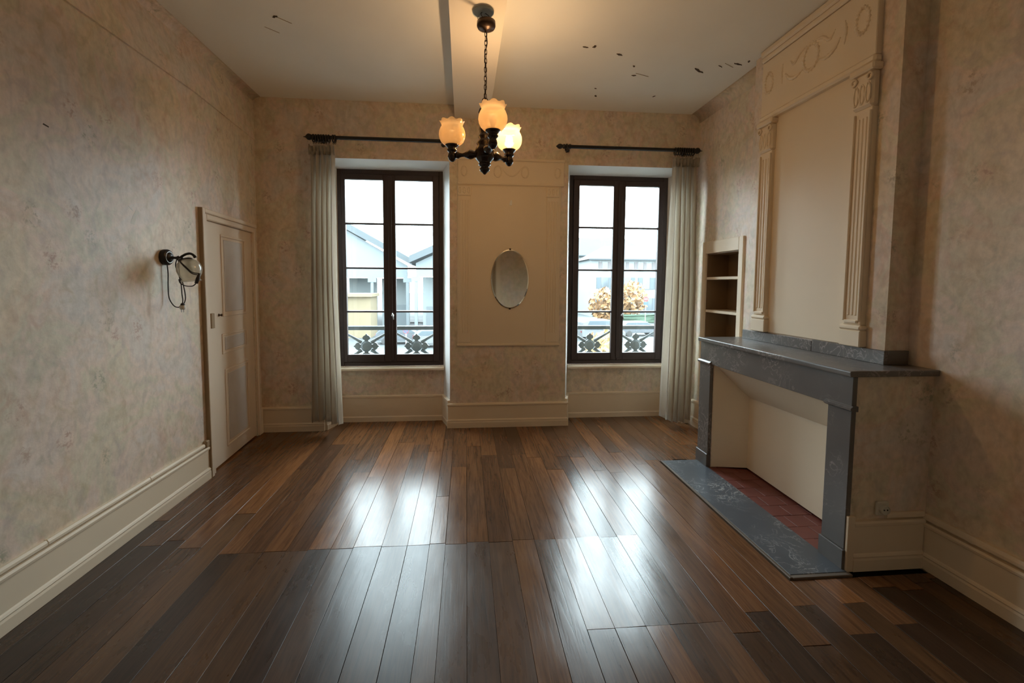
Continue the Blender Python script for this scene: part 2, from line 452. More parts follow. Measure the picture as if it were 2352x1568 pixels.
# cracks and flakes
def flake(x, y, L, ang, wd, z=ZC):
    bm = B(); n = 7; up_, lo = [], []
    ca, sa = math.cos(ang), math.sin(ang)
    for i in range(n):
        t = i/(n-1)-0.5; wv = wd*(0.25+math.sin(PI*i/(n-1)))*random.uniform(0.6, 1.2); j = random.uniform(-0.3, 0.3)*wd
        up_.append((x+ca*t*L-sa*(wv/2+j), y+sa*t*L+ca*(wv/2+j))); lo.append((x+ca*t*L-sa*(-wv/2+j), y+sa*t*L+ca*(-wv/2+j)))
    poly = up_+lo[::-1]
    prism(bm, poly, 'z', z-0.004, z+0.002); obj('plaster_flake' if wd > 0.0025 else 'crack', bm, FLAKE if wd > 0.0025 else CRACK, ceiling)
for a in ((0.90, 3.36, .045, 0.1, .010), (0.964, 3.345, .03, 1.2, .022), (1.192, 3.44, .055, .35, .014), (1.374, 3.605, .025, .8, .01),
          (1.433, 3.757, .04, -.15, .011), (1.18, 4.033, .02, .4, .009), (1.227, 4.186, .035, 1.0, .013), (1.781, 4.141, .03, -.9, .01),
          (1.941, 3.623, .13, .55, .017), (2.079, 3.536, .05, .5, .006), (2.20, 3.49, .085, .3, .012), (2.26, 3.44, .03, 1, .012),
          (-1.288, 3.192, .04, -.5, .014), (1.50, 3.74, .14, .35, .0016), (2.14, 3.515, .12, .5, .002),
          (-1.376, 3.353, .10, .75, .0014), (-1.25, 3.22, .12, .75, .0014)):
    flake(*a)

# ------------------------------------------------------------------ walls
# left wall: straight to the cupboard door, then bending slightly outwards; a crease at 2.89 m
def lx(y, z, top=False):
    base = XL if y <= 3.47 else XL+(-2.055-XL)*(y-3.47)/(YB-3.47)
    if z <= 2.89 and not top: return base
    t = (z-2.89)/(ZC-2.89); base += 0.014 if y <= 3.47 else 0.005
    return base+((-2.06 if y <= 3.47 else -2.06-0.015*(y-3.47)/(YB-3.47))-base)*t
def wl(bm, y0, y1, z0, z1):
    tp = z0 > 2.8
    hexa(bm, [(lx(y0, z0, tp), y0, z0), (lx(y1, z0, tp), y1, z0), (-2.45, y1, z0), (-2.45, y0, z0)],
         [(lx(y0, z1), y0, z1), (lx(y1, z1), y1, z1), (-2.45, y1, z1), (-2.45, y0, z1)])
DY0, DY1, DZ1 = 3.55, 4.40, 2.0
bm = B()
wl(bm, YR, 3.47, -0.1, 2.89); wl(bm, 3.47, DY0, -0.1, 2.89); wl(bm, DY0, DY1, DZ1, 2.89); wl(bm, DY1, YB+0.3, -0.1, 2.89)
wl(bm, YR, 3.47, 2.89, ZC+.05); wl(bm, 3.47, YB+0.3, 2.89, ZC+.05)
box(bm, -2.45, -2.12, DY0, DY1, -0.1, DZ1)
wall_left = tag(struct('wall_left', bm, WP), 'left wall covered in faded floral wallpaper')
# torn paper on the left wall
def add_patch(parent, pts, axis, a0, a1, mat=PATCH):
    bm = B(); prism(bm, pts, axis, a0, a1); obj('wall_patch', bm, mat, parent)
add_patch(wall_left, [(2.795, 1.852), (2.828, 1.848), (2.845, 1.895), (2.868, 1.925), (2.842, 1.935), (2.815, 1.895)], 'x', XL-0.003, XL+0.0006)
add_patch(wall_left, [(2.785, 1.95), (2.80, 1.94), (2.822, 1.925), (2.815, 1.936)], 'x', XL-0.003, XL+0.0006)
add_patch(wall_left, [(2.28, 2.24), (2.31, 2.235), (2.312, 2.241), (2.285, 2.247)], 'x', XL-0.003, XL+0.0006, FLAKE)

# back wall with two splayed window bays
bm = B()
def pier(poly): prism(bm, poly, 'z', -0.1, ZC+0.05)
pier([(-2.45, YB), (OPN[0][0], YB), (WIN[0][0], YW), (WIN[0][0], 5.0), (-2.45, 5.0)])
pier([(OPN[0][1], YB), (OPN[1][0], YB), (WIN[1][0], YW), (WIN[1][0], 5.0), (WIN[0][1], 5.0), (WIN[0][1], YW)])
pier([(OPN[1][1], YB), (2.9, YB), (2.9, 5.0), (WIN[1][1], 5.0), (WIN[1][1], YW)])
for (o0, o1), (w0, w1) in zip(OPN, WIN):
    poly = [(o0, YB), (o1, YB), (w1, YW), (w1, 5.0), (w0, 5.0), (w0, YW)]
    zz = [2.742, 2.742, ZW1, ZW1, ZW1, ZW1]
    hexa(bm, [(x, y, z) for (x, y), z in zip(poly, zz)], [(x, y, ZC+0.05) for x, y in poly])
    box(bm, w0-0.02, w1+0.02, 4.80, 5.0, -0.1, 0.575)
bmesh.ops.recalc_face_normals(bm, faces=list(bm.faces))
for f in bm.faces:
    c = f.calc_center_median(); n = f.normal
    if 4.54 < c.y < 4.9 and (abs(n.x) > 0.5 or n.z < -0.5): f.material_index = 1
    if c.y > 4.95: f.material_index = 2
wall_back = tag(struct('wall_back', bm, [WP, REVEAL, STONE]), 'window wall in dark floral wallpaper with two white splayed window bays')
add_patch(wall_back, [(0.440, 2.316), (0.468, 2.312), (0.470, 2.35), (0.460, 2.372), (0.448, 2.355)], 'y', YB-0.018, YB-0.013)  # small pale patch on the pier panel

# right wall with a shelf recess
NY0, NY1, NZ0, NZ1 = 3.745, 4.292, 0.50, 1.83
bm = B()
box(bm, XR, 2.9, YR, NY0, -0.1, ZC+.05); box(bm, XR, 2.9, NY1, 5.0, -0.1, ZC+.05)
box(bm, XR, 2.9, NY0, NY1, -0.1, NZ0); box(bm, XR, 2.9, NY0, NY1, NZ1, ZC+.05); box(bm, XR+0.24, 2.9, NY0, NY1, NZ0, NZ1)
wall_right = tag(struct('wall_right', bm, WP), 'right wall covered in faded floral wallpaper')
bm = B(); box(bm, 2.313, XR+0.02, 2.21, 3.425, 1.04, ZC+.05)
wall_chimney = tag(struct('wall_chimney', bm, WP), 'papered chimney breast rising above the fireplace')
# rear wall behind the camera, seen in the mirror, with a plain door
bm = B(); box(bm, -2.6, 2.9, YR-0.3, YR, -0.1, ZC+.05)
tag(struct('wall_front', bm, WP), 'papered rear wall behind the viewer')
d2 = tag(empty('door_2', (0.35, YR, 0)), 'panelled rear door behind the viewer, seen in the oval mirror', kind='structure')
bm = B(); box(bm, -0.1, 0.67, YR, YR+0.03, 0, 2.05); obj('leaf', bm, EDGE, d2)
for x0, x1 in ((-0.2, -0.1), (0.67, 0.77)):
    bm = B(); box(bm, x0, x1, YR, YR+0.05, 0, 2.15); obj('casing', bm, PAINT, d2, bevel=0.008)
bm = B(); box(bm, -0.1, 0.67, YR, YR+0.05, 2.05, 2.15); obj('casing', bm, PAINT, d2, bevel=0.008)
for z0, z1 in ((0.2, 0.9), (1.1, 1.9)):
    bm = B(); box(bm, 0.05, 0.55, YR+0.03, YR+0.042, z0, z1); obj('panel', bm, DOORP, d2, bevel=0.006)

# ------------------------------------------------------------------ baseboards
def base_profile(t0=0.0):
    """(distance out of wall, z) outline of the tall skirting"""
    return [(0, 0), (0.034, 0), (0.034, 0.055), (0.030, 0.066), (0.033, 0.073), (0.028, 0.082), (0.022, 0.088), (0.022, 0.222),
            (0.030, 0.228), (0.032, 0.240), (0.026, 0.250), (0, 0.252)]
def run_y(name, xw, s, y0, y1, parent=None, prof=None, mat=PAINT):
    bm = B(); prism(bm, [(xw+s*d, z) for d, z in (prof or base_profile())], 'y', y0, y1)
    return obj(name, bm, mat, parent) if parent else struct(name, bm, mat)
def run_x(name, yw, s, x0, x1, parent=None, prof=None, mat=PAINT, miter=(0, 0)):
    bm = B(); P = (prof or base_profile())
    hexa(bm, [(x0+miter[0]*d, yw+s*d, z) for d, z in P], [(x1+miter[1]*d, yw+s*d, z) for d, z in P])
    return obj(name, bm, mat, parent) if parent else struct(name, bm, mat)
bl = tag(run_y('baseboard_left', XL-0.006, 1, YR, 3.455), 'tall cream skirting board along the left wall')
trunk = [(0, 0.258), (0.018, 0.258), (0.024, 0.264), (0.024, 0.276), (0.017, 0.287), (0, 0.287)]
for y0, y1 in ((YR, 2.155), (2.16, 2.83), (2.834, 3.40)):
    run_y('cable_trunking', XL-0.002, 1, y0, y1, bl, trunk)
bm = B(); box(bm, XL-0.002, XL+0.03, 3.405, 3.45, 0.255, 0.305); obj('junction_box', bm, EDGE, bl, bevel=0.006)
br = tag(run_y('baseboard_right', XR+0.006, -1, YR, 2.06), 'tall cream skirting board along the right wall')
run_y('cable_trunking', XR+0.002, -1, YR, 2.055, br, [(0, 0.262), (0.018, 0.262), (0.024, 0.268), (0.024, 0.282), (0.017, 0.298), (0, 0.298)])
run_y('alcove_skirting', XR+0.006, -1, 3.51, YB, br, [(d+0.006, z*1.1) for d, z in base_profile()])
# back wall: left bit, pier with returns, two recess runs
bb = tag(run_x('baseboard_back', YB+0.004, -1, -2.055, OPN[0][0], miter=(0, 0)), 'cream skirting board along the window wall and in the window bays')
run_x('pier_skirting', YB+0.004, -1, OPN[0][1], OPN[1][0], bb, [(d, z*1.03) for d, z in base_profile()], miter=(-0.9, 0.9))
run_x('bay_skirting', YB+0.004, -1, OPN[1][1], XR, bb)
flat = [(0, 0), (0.026, 0), (0.026, 0.05), (0.02, 0.06), (0.02, 0.262), (0.026, 0.266), (0.026, 0.284), (0, 0.288)]
for (o0, o1), (w0, w1) in zip(OPN, WIN):
    run_x('bay_skirting', 4.80, -1, w0-0.01, w1+0.01, bb, flat)
    for sx, a, b_, s in ((1, o0, w0, 1), (-1, o1, w1, -1)):
        dx, dy = b_-a, YW-YB; L = math.hypot(dx, dy); nx, ny = (dy/L*s, -dx/L*s)
        bm = B()
        hexa(bm, [(a+nx*d, YB-0.0+ny*d*0.3, z) for d, z in flat], [(b_+nx*d, YW+ny*d, z) for d, z in flat])
        obj('return_skirting', bm, PAINT, bb)

# ------------------------------------------------------------------ windows
def make_window(idx, x0, x1, gx, handle_x, label):
    """gx: glass edges of the two sashes"""
    t = tag(empty('window_%d' % idx, ((x0+x1)/2, YW, ZW0)), label, kind='structure')
    f = B()
    ya, yb = YW-0.005, YW+0.06
    box(f, x0, x0+0.042, ya, yb, ZW0, ZW1); box(f, x1-0.042, x1, ya, yb, ZW0, ZW1)
    box(f, x0+0.042, x1-0.042, ya, yb, ZW1-0.05, ZW1); box(f, x0+0.042, x1-0.042, ya, yb, ZW0, ZW0+0.045)
    # rebate stops behind the sashes
    yc, yd = YW+0.024, YW+0.058
    box(f, x0+0.0415, x0+0.060, yc, yd, ZW0+0.02, ZW1-0.02); box(f, x1-0.060, x1-0.0415, yc, yd, ZW0+0.02, ZW1-0.02)
    box(f, x0+0.0605, x1-0.0605, yc, yd, ZW1-0.070, ZW1-0.0495); box(f, x0+0.0605, x1-0.0605, yc, yd, ZW0+0.0445, ZW0+0.065)
    obj('frame', f, DARKW, t, bevel=0.003)
    mid = (gx[1]+gx[2])/2
    GZ0, GZ1 = 0.738, 2.60
    MZ = (1.203, 1.671, 2.142)
    for k, (s0, s1, g0, g1) in enumerate(((x0+0.044, mid-0.001, gx[0], gx[1]), (mid+0.001, x1-0.044, gx[2], gx[3]))):
        b = B(); a0, a1 = YW-0.022, YW+0.022
        zb, zt = ZW0+0.048, ZW1-0.053
        box(b, s0, g0, a0, a1, zb, zt); box(b, g1, s1, a0, a1, zb, zt)
        box(b, g0, g1, a0, a1, zb, GZ0); box(b, g0, g1, a0, a1, GZ1, zt)
        sash = obj('sash', b, DARKW, t, bevel=0.004)
        for z in MZ:
            b = B(); prism(b, [(YW-0.014, z-0.006), (YW-0.004, z-0.011), (YW+0.016, z-0.011), (YW+0.016, z+0.011), (YW-0.004, z+0.011), (YW-0.014, z+0.006)], 'x', g0-0.001, g1+0.001)
            obj('muntin', b, DARKW, sash)
        zs = [GZ0]+[z for z in MZ]+[GZ1]
        for za, zb_ in zip(zs, zs[1:]):
            b = B(); box(b, g0-0.004, g1+0.004, YW+0.004, YW+0.008, za+(0.009 if za != GZ0 else -0.004), zb_-(0.009 if zb_ != GZ1 else -0.004))
            obj('pane', b, GLASS, sash)
    # cover bead over the meeting stiles and the knob
    b = B(); box(b, mid-0.012, mid+0.03, YW-0.034, YW-0.0225, ZW0+0.07, ZW1-0.07); obj('meeting_bead', b, DARKW, t, bevel=0.004)
    h = B(); lathe(h, [(0.013, 0), (0.013, 0.006), (0.006, 0.010), (0.006, 0.028), (0.011, 0.034), (0.0, 0.040)], (handle_x, YW-0.034, 1.165), (0, -1, 0), 12)
    kn = obj('handle', h, STEEL, t, smooth=True)
    h = B(); tube(h, [(handle_x, YW-0.066, 1.19), (handle_x+0.004, YW-0.07, 1.165), (handle_x+0.012, YW-0.07, 1.12)], [0.006, 0.008, 0.006], 8)
    obj('lever', h, STEEL, kn, smooth=True)
    b = B(); prism(b, [(4.735, 0.572), (4.735, 0.590), (4.742, 0.602), (YW, 0.606), (YW, 0.572)], 'x', x0-0.012, x1+0.012)
    obj('window_sill', b, PAINT, t)
    b = B(); box(b, x0-0.2, x1+0.3, 5.0, 5.27, 0.46, ZW0-0.01); obj('outer_sill', b, STONE, t)
    return t
make_window(1, *WIN[0], (-1.275, -0.885, -0.755, -0.362), -0.79, 'dark wooden casement window left of the pier, eight panes')
make_window(2, *WIN[1], (1.249, 1.633, 1.772, 2.155), 1.745, 'dark wooden casement window right of the pier, eight panes')

# ------------------------------------------------------------------ cupboard door in the left wall
d1 = tag(empty('door_1', (-2.02, 3.97, 0)), 'cream panelled cupboard door set in the left wall near the corner', kind='structure')
def dxl(y): return lx(y, 1.0)
def dbox(y0, y1, z0, z1, o0, o1, bv, name, mat, parent):
    """box following the bent wall; o0,o1 = offset out of the wall plane"""
    bm = B()
    hexa(bm, [(dxl(y0)+o0, y0, z0), (dxl(y1)+o0, y1, z0), (dxl(y1)+o1, y1, z0), (dxl(y0)+o1, y0, z0)],
         [(dxl(y0)+o0, y0, z1), (dxl(y1)+o0, y1, z1), (dxl(y1)+o1, y1, z1), (dxl(y0)+o1, y0, z1)])
    return obj(name, bm, mat, parent, bevel=bv)
dbox(3.458, 3.462, 0.0, 2.063, -0.01, 0.031, 0, 'casing_edge_shade', EDGE, d1)  # viewer-facing side of the casing, its shade put into a brown colour
dbox(3.462, 3.50, 0.0, 2.063, -0.01, 0.032, 0.004, 'casing', DOORP, d1)
dbox(3.50, 3.545, 0.0, 2.03, -0.02, 0.020, 0.006, 'casing', DOORP, d1)
dbox(3.50, 4.45, 2.03, 2.063, -0.01, 0.030, 0.005, 'head_casing', DOORP, d1)
dbox(3.545, 4.43, 1.985, 2.03, -0.02, 0.018, 0.006, 'head_casing', DOORP, d1)
dbox(4.41, 4.45, 0.0, 2.03, -0.02, 0.02, 0.005, 'casing', DOORP, d1)
leaf = dbox(3.55, 4.405, 0.012, 1.982, -0.045, -0.010, 0.002, 'leaf', DOORP, d1)
for y0, y1, z0, z1 in ((3.80, 4.25, 1.22, 1.90), (3.77, 4.25, 0.91, 1.08), (3.80, 4.25, 0.12, 0.78)):
    for (a0, a1, c0, c1) in ((y0, y1, z0, z0+0.018), (y0, y1, z1-0.018, z1), (y0, y0+0.018, z0+0.018, z1-0.018), (y1-0.018, y1, z0+0.018, z1-0.018)):
        dbox(a0, a1, c0, c1, -0.012, -0.002, 0.003, 'panel_moulding', DOORP, leaf)
    dbox(y0+0.05, y1-0.05, z0+0.04 if z1-z0 > 0.3 else z0+0.03, z1-(0.04 if z1-z0 > 0.3 else 0.03), -0.012, -0.006, 0.003, 'raised_panel', plain('papered_panel', (0.62, 0.57, 0.52), 0.5, var=0.12, nscale=6) if 'papered_panel' not in MATS else MATS['papered_panel'], leaf)
dbox(3.575, 3.625, 1.145, 1.262, -0.012, 0.012, 0.003, 'lock_case', EDGE, leaf)
bm = B(); lathe(bm, [(0.012, 0), (0.012, 0.004), (0.006, 0.006), (0.006, 0.02), (0.012, 0.026), (0, 0.032)], (dxl(3.735)-0.012, 3.735, 1.24), (1, 0, 0), 12); obj('knob', bm, BRONZE, leaf, smooth=True)
dbox(4.45, 4.495, 0.0, 0.252, -0.004, 0.02, 0.003, 'corner_skirting', PAINT, d1)

# ------------------------------------------------------------------ panelling on the pier between the windows
def wreath(parent, c, ax_u, ax_n, rw, rh, tr, mat, name='wreath', n=18):
    """oval leaf ring; ax_u horizontal direction, ax_n normal"""
    bm = B(); c = Vector(c); u = Vector(ax_u); nn = Vector(ax_n); zz = Vector((0, 0, 1))
    pts, rr = [], []
    m = n*3
    for k in range(m):
        a = 2*PI*k/m
        pts.append(c+u*rw*math.cos(a)+zz*rh*math.sin(a)-nn*tr*0.25); rr.append(tr*(0.72+0.28*math.cos(n*a)))
    tube(bm, pts, rr, 6, closed=True)
    return obj(name, bm, mat, parent, smooth=True)
def garland(parent, pts, r, mat, name='garland'):
    bm = B(); pp = catmull(pts, 6); n = len(pp)
    pp = [p_+Vector((0.008, 0, 0)) if abs(p_.x-2.27) < 0.02 else p_+Vector((0, 0.006, 0)) for p_ in pp]
    tube(bm, pp, [r*(0.45+0.55*math.sin(PI*(i+0.5)/n))*(0.8+0.2*math.cos(i*2.4)) for i in range(n)], 6)
    return obj(name, bm, mat, parent, smooth=True)
pp = tag(empty('trim_2', (0.46, YB, 0.87)), 'cream panelling with pilasters and frieze on the pier between the windows', kind='structure')
def pbx(name, x0, x1, z0, z1, d, bv=0.003, parent=pp, mat=PAINT2):
    bm = B(); box(bm, x0, x1, YB-d, YB+0.004, z0, z1); return obj(name, bm, mat, parent, bevel=bv)
pbx('panel', -0.092, 0.976, 0.875, 2.52, 0.012)
pbx('bottom_moulding', -0.098, 0.982, 0.862, 0.884, 0.022, 0.005)
pbx('frieze', -0.085, 1.005, 2.535, 2.765, 0.018)
pbx('cornice', -0.094, 1.016, 2.755, 2.782, 0.036, 0.008)
pbx('lower_moulding', -0.09, 1.01, 2.512, 2.538, 0.028, 0.007)
for x0, x1 in ((-0.085, 0.043), (0.83, 0.956)):
    p = pbx('pilaster', x0, x1, 0.90, 2.40, 0.019)
    for k in range(4):
        xx = x0+0.022+k*(x1-x0-0.044)/3
        pbx('flute', xx-0.006, xx+0.006, 1.0, 2.36, 0.023, 0.003, p)
    c = pbx('capital', x0-0.006, x1+0.006, 2.40, 2.505, 0.026, 0.008)
    for k in range(3): wreath(c, (x0+0.02+k*0.045, YB-0.028, 2.455), (1, 0, 0), (0, -1, 0), 0.012, 0.03, 0.006, PAINT2, 'leaf', 5)
for xw in (-0.02, 0.94): wreath(pp, (xw, YB-0.018, 2.65), (1, 0, 0), (0, -1, 0), 0.028, 0.05, 0.012, PAINT2)
for xw in (0.32, 0.60): wreath(pp, (xw, YB-0.018, 2.65), (1, 0, 0), (0, -1, 0), 0.035, 0.055, 0.012, PAINT2)
garland(pp, [(0.36, YB-0.02, 2.69), (0.41, YB-0.022, 2.63), (0.46, YB-0.024, 2.61), (0.51, YB-0.022, 2.63), (0.56, YB-0.02, 2.69)], 0.013, PAINT2)

# ------------------------------------------------------------------ overmantel panelling on the chimney breast
XB = 2.313
om = tag(empty('trim_3', (XB, 2.81, 1.145)), 'tall cream overmantel panel with fluted pilasters and wreath frieze on the chimney breast', kind='structure')
def obx(name, y0, y1, z0, z1, d, bv=0.004, parent=om, mat=PAINT2):
    bm = B(); box(bm, XB-d, XB+0.004, y0, y1, z0, z1); return obj(name, bm, mat, parent, bevel=bv)
obx('panel', 2.34, 3.29, 1.148, 2.80, 0.008)
for y0, y1 in ((2.335, 2.455), (3.15, 3.28)):
    yc = (y0+y1)/2
    obx('plinth_block', y0-0.012, y1+0.012, 1.148, 1.245, 0.046, 0.005)
    obx('plinth_cap', y0-0.016, y1+0.016, 1.245, 1.275, 0.050, 0.010)
    p = obx('pilaster', y0, y1, 1.275, 2.52, 0.034)
    for a, b_ in ((y0+0.002, y0+0.017), (y1-0.017, y1-0.002)):
        bm = B(); box(bm, XB-0.046, XB-0.030, a, b_, 1.30, 2.50); obj('fillet', bm, PAINT2, p, bevel=0.004)
    bm = B(); box(bm, XB-0.046, XB-0.030, y0+0.0172, y1-0.0172, 1.285, 1.305); obj('fillet', bm, PAINT2, p, bevel=0.004)
    for k in range(3):
        yy = y0+0.036+k*(y1-y0-0.072)/2
        obx('flute', yy-0.008, yy+0.008, 1.33, 2.47, 0.039, 0.004, p)
    c = obx('capital', y0-0.006, y1+0.006, 2.52, 2.72, 0.048, 0.014)
    obx('abacus', y0-0.02, y1+0.02, 2.715, 2.755, 0.064, 0.008, c)
    for k in range(3): wreath(c, (XB-0.05, y0+0.022+k*(y1-y0-0.044)/2, 2.60), (0, 1, 0), (-1, 0, 0), 0.014, 0.055, 0.008, PAINT2, 'acanthus_leaf', 5)
    for s in (-1, 1): wreath(c, (XB-0.056, yc+s*(y1-y0)*0.42, 2.685), (0, 1, 0), (-1, 0, 0), 0.016, 0.018, 0.009, PAINT2, 'volute', 4)
obx('lower_moulding', 2.325, 3.295, 2.755, 2.80, 0.050, 0.012)
obx('frieze', 2.335, 3.29, 2.80, 3.20, 0.036)
obx('cornice', 2.33, 3.295, 3.205, 3.245, 0.046, 0.009)
obx('cornice', 2.325, 3.30, 3.245, ZC-0.005, 0.056, 0.012)
for yy in (2.43, 3.215): wreath(om, (XB-0.036, yy, 3.03), (0, 1, 0), (-1, 0, 0), 0.042, 0.072, 0.016, PAINT2)
wreath(om, (XB-0.036, 2.81, 3.02), (0, 1, 0), (-1, 0, 0), 0.062, 0.085, 0.018, PAINT2)
for s in (-1, 1):
    garland(om, [(XB-0.040, 2.81+s*0.04, 3.11), (XB-0.042, 2.81+s*0.10, 3.09), (XB-0.042, 2.81+s*0.15, 3.05), (XB-0.040, 2.81+s*0.19, 3.09)], 0.014, PAINT2, 'ribbon')
    garland(om, [(XB-0.040, 2.81+s*0.07, 2.97), (XB-0.044, 2.81+s*0.13, 2.95), (XB-0.044, 2.81+s*0.19, 2.97), (XB-0.040, 2.81+s*0.23, 3.02)], 0.016, PAINT2)
    garland(om, [(XB-0.040, 2.81+s*0.26, 3.10), (XB-0.042, 2.81+s*0.27, 3.04), (XB-0.040, 2.81+s*0.26, 2.96)], 0.014, PAINT2)

# ------------------------------------------------------------------ fireplace
XM, XJ, ZM = 1.953, 1.985, 1.07
fp = tag(empty('fireplace', (2.2, 2.78, 0)), 'grey marble fireplace with long mantelshelf and blocked pale opening', 'fireplace')
def fbx(name, x0, x1, y0, y1, z0, z1, bv=0.003, parent=fp, mat=MARB, segs=1):
    bm = B(); box(bm, x0, x1, y0, y1, z0, z1); return obj(name, bm, mat, parent, bevel=bv, segs=segs)
# masonry body, papered outside
bm = B()
box(bm, 2.012, XR, 2.062, 2.21, 0, 1.04); box(bm, 2.012, XR, 3.36, 3.505, 0, 1.04); box(bm, 2.012, XR, 2.21, 3.36, 0.88, 1.04)
tag(obj('papered_body', bm, WP, fp), 'wallpapered fireplace side')
fbx('mantelshelf', XM, XR+0.0, 2.035, 3.51, 1.038, ZM, 0.009, segs=3)
fbx('lintel', XJ, 2.012, 2.052, 3.52, 0.862, 1.038)
for y0, y1 in ((2.052, 2.202), (3.362, 3.522)):
    j = fbx('jamb', XJ, 2.012, y0, y1, 0.115, 0.862)
    fbx('jamb_plinth', XJ-0.010, 2.012, y0-0.004, y1+0.006, 0.0, 0.115, 0.003, j)
    bm = B(); prism(bm, [(2.012, 0.856), (XJ-0.006, 0.856), (XJ-0.016, 0.864), (XJ-0.016, 0.874), (XJ-0.004, 0.884), (2.012, 0.884)], 'y', y0-0.010, y1+0.012); obj('jamb_capital', bm, MARB, j)
fbx('upstand', 2.291, 2.313, 2.70, 3.43, ZM, 1.142, 0.002); fbx('upstand', 2.291, 2.313, 2.19, 2.698, ZM, 1.148, 0.002)
fbx('upstand_return', 2.313, 2.44, 2.19, 2.21, ZM, 1.148, 0.002)
fbx('hearth_slab', 1.672, 1.99, 2.03, 3.505, -0.024, 0.010, 0.002, mat=MARBH)
bm = B(); box(bm, 1.652, 1.672, 2.004, 3.512, -0.024, 0.011); obj('hearth_edging', bm, plain('brown_wood_edging', (0.100, 0.068, 0.042), 0.5), fp, bevel=0.003)
bm = B(); box(bm, 1.672, 2.0, 2.004, 2.03, -0.024, 0.009); obj('hearth_edging', bm, plain('grey_wood_edging', (0.130, 0.100, 0.075), 0.6), fp, bevel=0.003)
fbx('hearth_bed', 1.99, 2.34, 2.20, 3.37, -0.024, 0.0, 0, mat=SOOT)
for j in range(9):
    y0 = 2.205+j*0.129
    for i, (xa, xb) in enumerate(((1.993, 2.125), (2.128, 2.26), (2.263, 2.33)) if j % 2 else ((1.993, 2.06), (2.063, 2.195), (2.198, 2.33))):
        bm = B(); box(bm, xa, xb, y0, y0+0.126, -0.02, 0.005+random.uniform(-0.001, 0.001)); obj('hearth_tile', bm, TILE, fp, bevel=0.0015)
# blocked opening: back board, far cheek, sloping hood, near cheek
bm = B(); hexa(bm, [(2.245, 2.21, 0.02), (2.285, 3.36, 0.02), (2.31, 3.36, 0.02), (2.27, 2.21, 0.02)], [(2.245, 2.21, 0.90), (2.285, 3.36, 0.90), (2.31, 3.36, 0.90), (2.27, 2.21, 0.90)])
obj('back_board', bm, FBACK, fp)
bm = B(); hexa(bm, [(2.012, 3.362, 0.008), (2.29, 3.285, 0.02), (2.29, 3.30, 0.02), (2.012, 3.375, 0.008)], [(2.012, 3.362, 0.88), (2.29, 3.285, 0.88), (2.29, 3.30, 0.88), (2.012, 3.375, 0.88)])
obj('cheek', bm, FBACK, fp)
bm = B(); hexa(bm, [(2.012, 2.19, 0.008), (2.29, 2.23, 0.02), (2.29, 2.25, 0.02), (2.012, 2.205, 0.008)], [(2.012, 2.19, 0.88), (2.29, 2.23, 0.88), (2.29, 2.25, 0.88), (2.012, 2.205, 0.88)])
obj('cheek', bm, FBACK, fp)
bm = B(); prism(bm, [(2.013, 0.868), (2.285, 0.595), (2.285, 0.88), (2.013, 0.88)], 'y', 2.205, 3.36); obj('hood', bm, FBACK, fp)
# skirting on the fireplace side
fs = run_x('side_skirting', 2.064, -1, 2.03, XR-0.02, fp, [(d*0.8, z*1.08) for d, z in base_profile()])
fbx('skirting_end_block', 1.99, 2.03, 2.038, 2.062, 0.0, 0.30, 0.002, mat=PAINT)
run_x('cable_trunking', 2.063, -1, 2.215, XR-0.02, fp, [(0, 0.278), (0.014, 0.278), (0.018, 0.284), (0.018, 0.298), (0.012, 0.308), (0, 0.308)])
# wall socket
so = tag(empty('wall_socket', (2.19, 2.062, 0.335)), 'cream square wall socket low on the papered fireplace side', 'socket')
bm = B(); box(bm, 2.155, 2.225, 2.046, 2.063, 0.295, 0.37); obj('plate', bm, WHITEP, so, bevel=0.005)
bm = B(); lathe(bm, [(0.026, 0), (0.026, 0.014), (0.023, 0.017), (0.021, 0.010), (0, 0.010)], (2.193, 2.047, 0.330), (0, -1, 0), 20); obj('socket_ring', bm, WHITEP, so, smooth=False)
for dx in (-0.009, 0.009):
    bm = B(); lathe(bm, [(0.004, 0), (0.004, 0.002)], (2.196+dx, 2.037, 0.330), (0, -1, 0), 8); obj('pin_hole', bm, BLACK, so)

# ------------------------------------------------------------------ recessed shelves in the right alcove
ns = tag(empty('recessed_shelf', (XR, (NY0+NY1)/2, NZ0)), 'shallow brown recessed bookshelf with cream frame in the alcove beyond the fireplace', 'shelf')
for a in ((NY0-0.058, NY0+0.004, NZ0-0.05, 1.945), (NY1-0.004, NY1+0.055, NZ0-0.05, 1.945), (NY0+0.004, NY1-0.004, NZ1-0.004, 1.945), (NY0+0.004, NY1-0.004, NZ0-0.05, NZ0+0.004)):
    bm = B(); box(bm, XR-0.018, XR+0.004, *a); obj('frame', bm, PAINT, ns, bevel=0.003)
bm = B(); box(bm, XR+0.225, XR+0.238, NY0+.002, NY1-.002, NZ0+.002, NZ1-.002); obj('back_panel', bm, NICHE, ns)
for y0, y1 in ((NY0+0.001, NY0+0.014), (NY1-0.014, NY1-0.001)):
    bm = B(); box(bm, XR+0.004, XR+0.225, y0, y1, NZ0+.002, NZ1-.002); obj('side_panel', bm, NICHE, ns)
bm = B(); box(bm, XR+0.004, XR+0.225, NY0+0.014, NY1-0.014, NZ1-0.014, NZ1-0.001); obj('top_panel', bm, NICHE, ns)
for z in (1.575, 1.245, 0.90):
    bm = B(); box(bm, XR-0.006, XR+0.225, NY0+0.014, NY1-0.014, z-0.012, z+0.014); obj('shelf_board', bm, PAINT, ns, bevel=0.003)

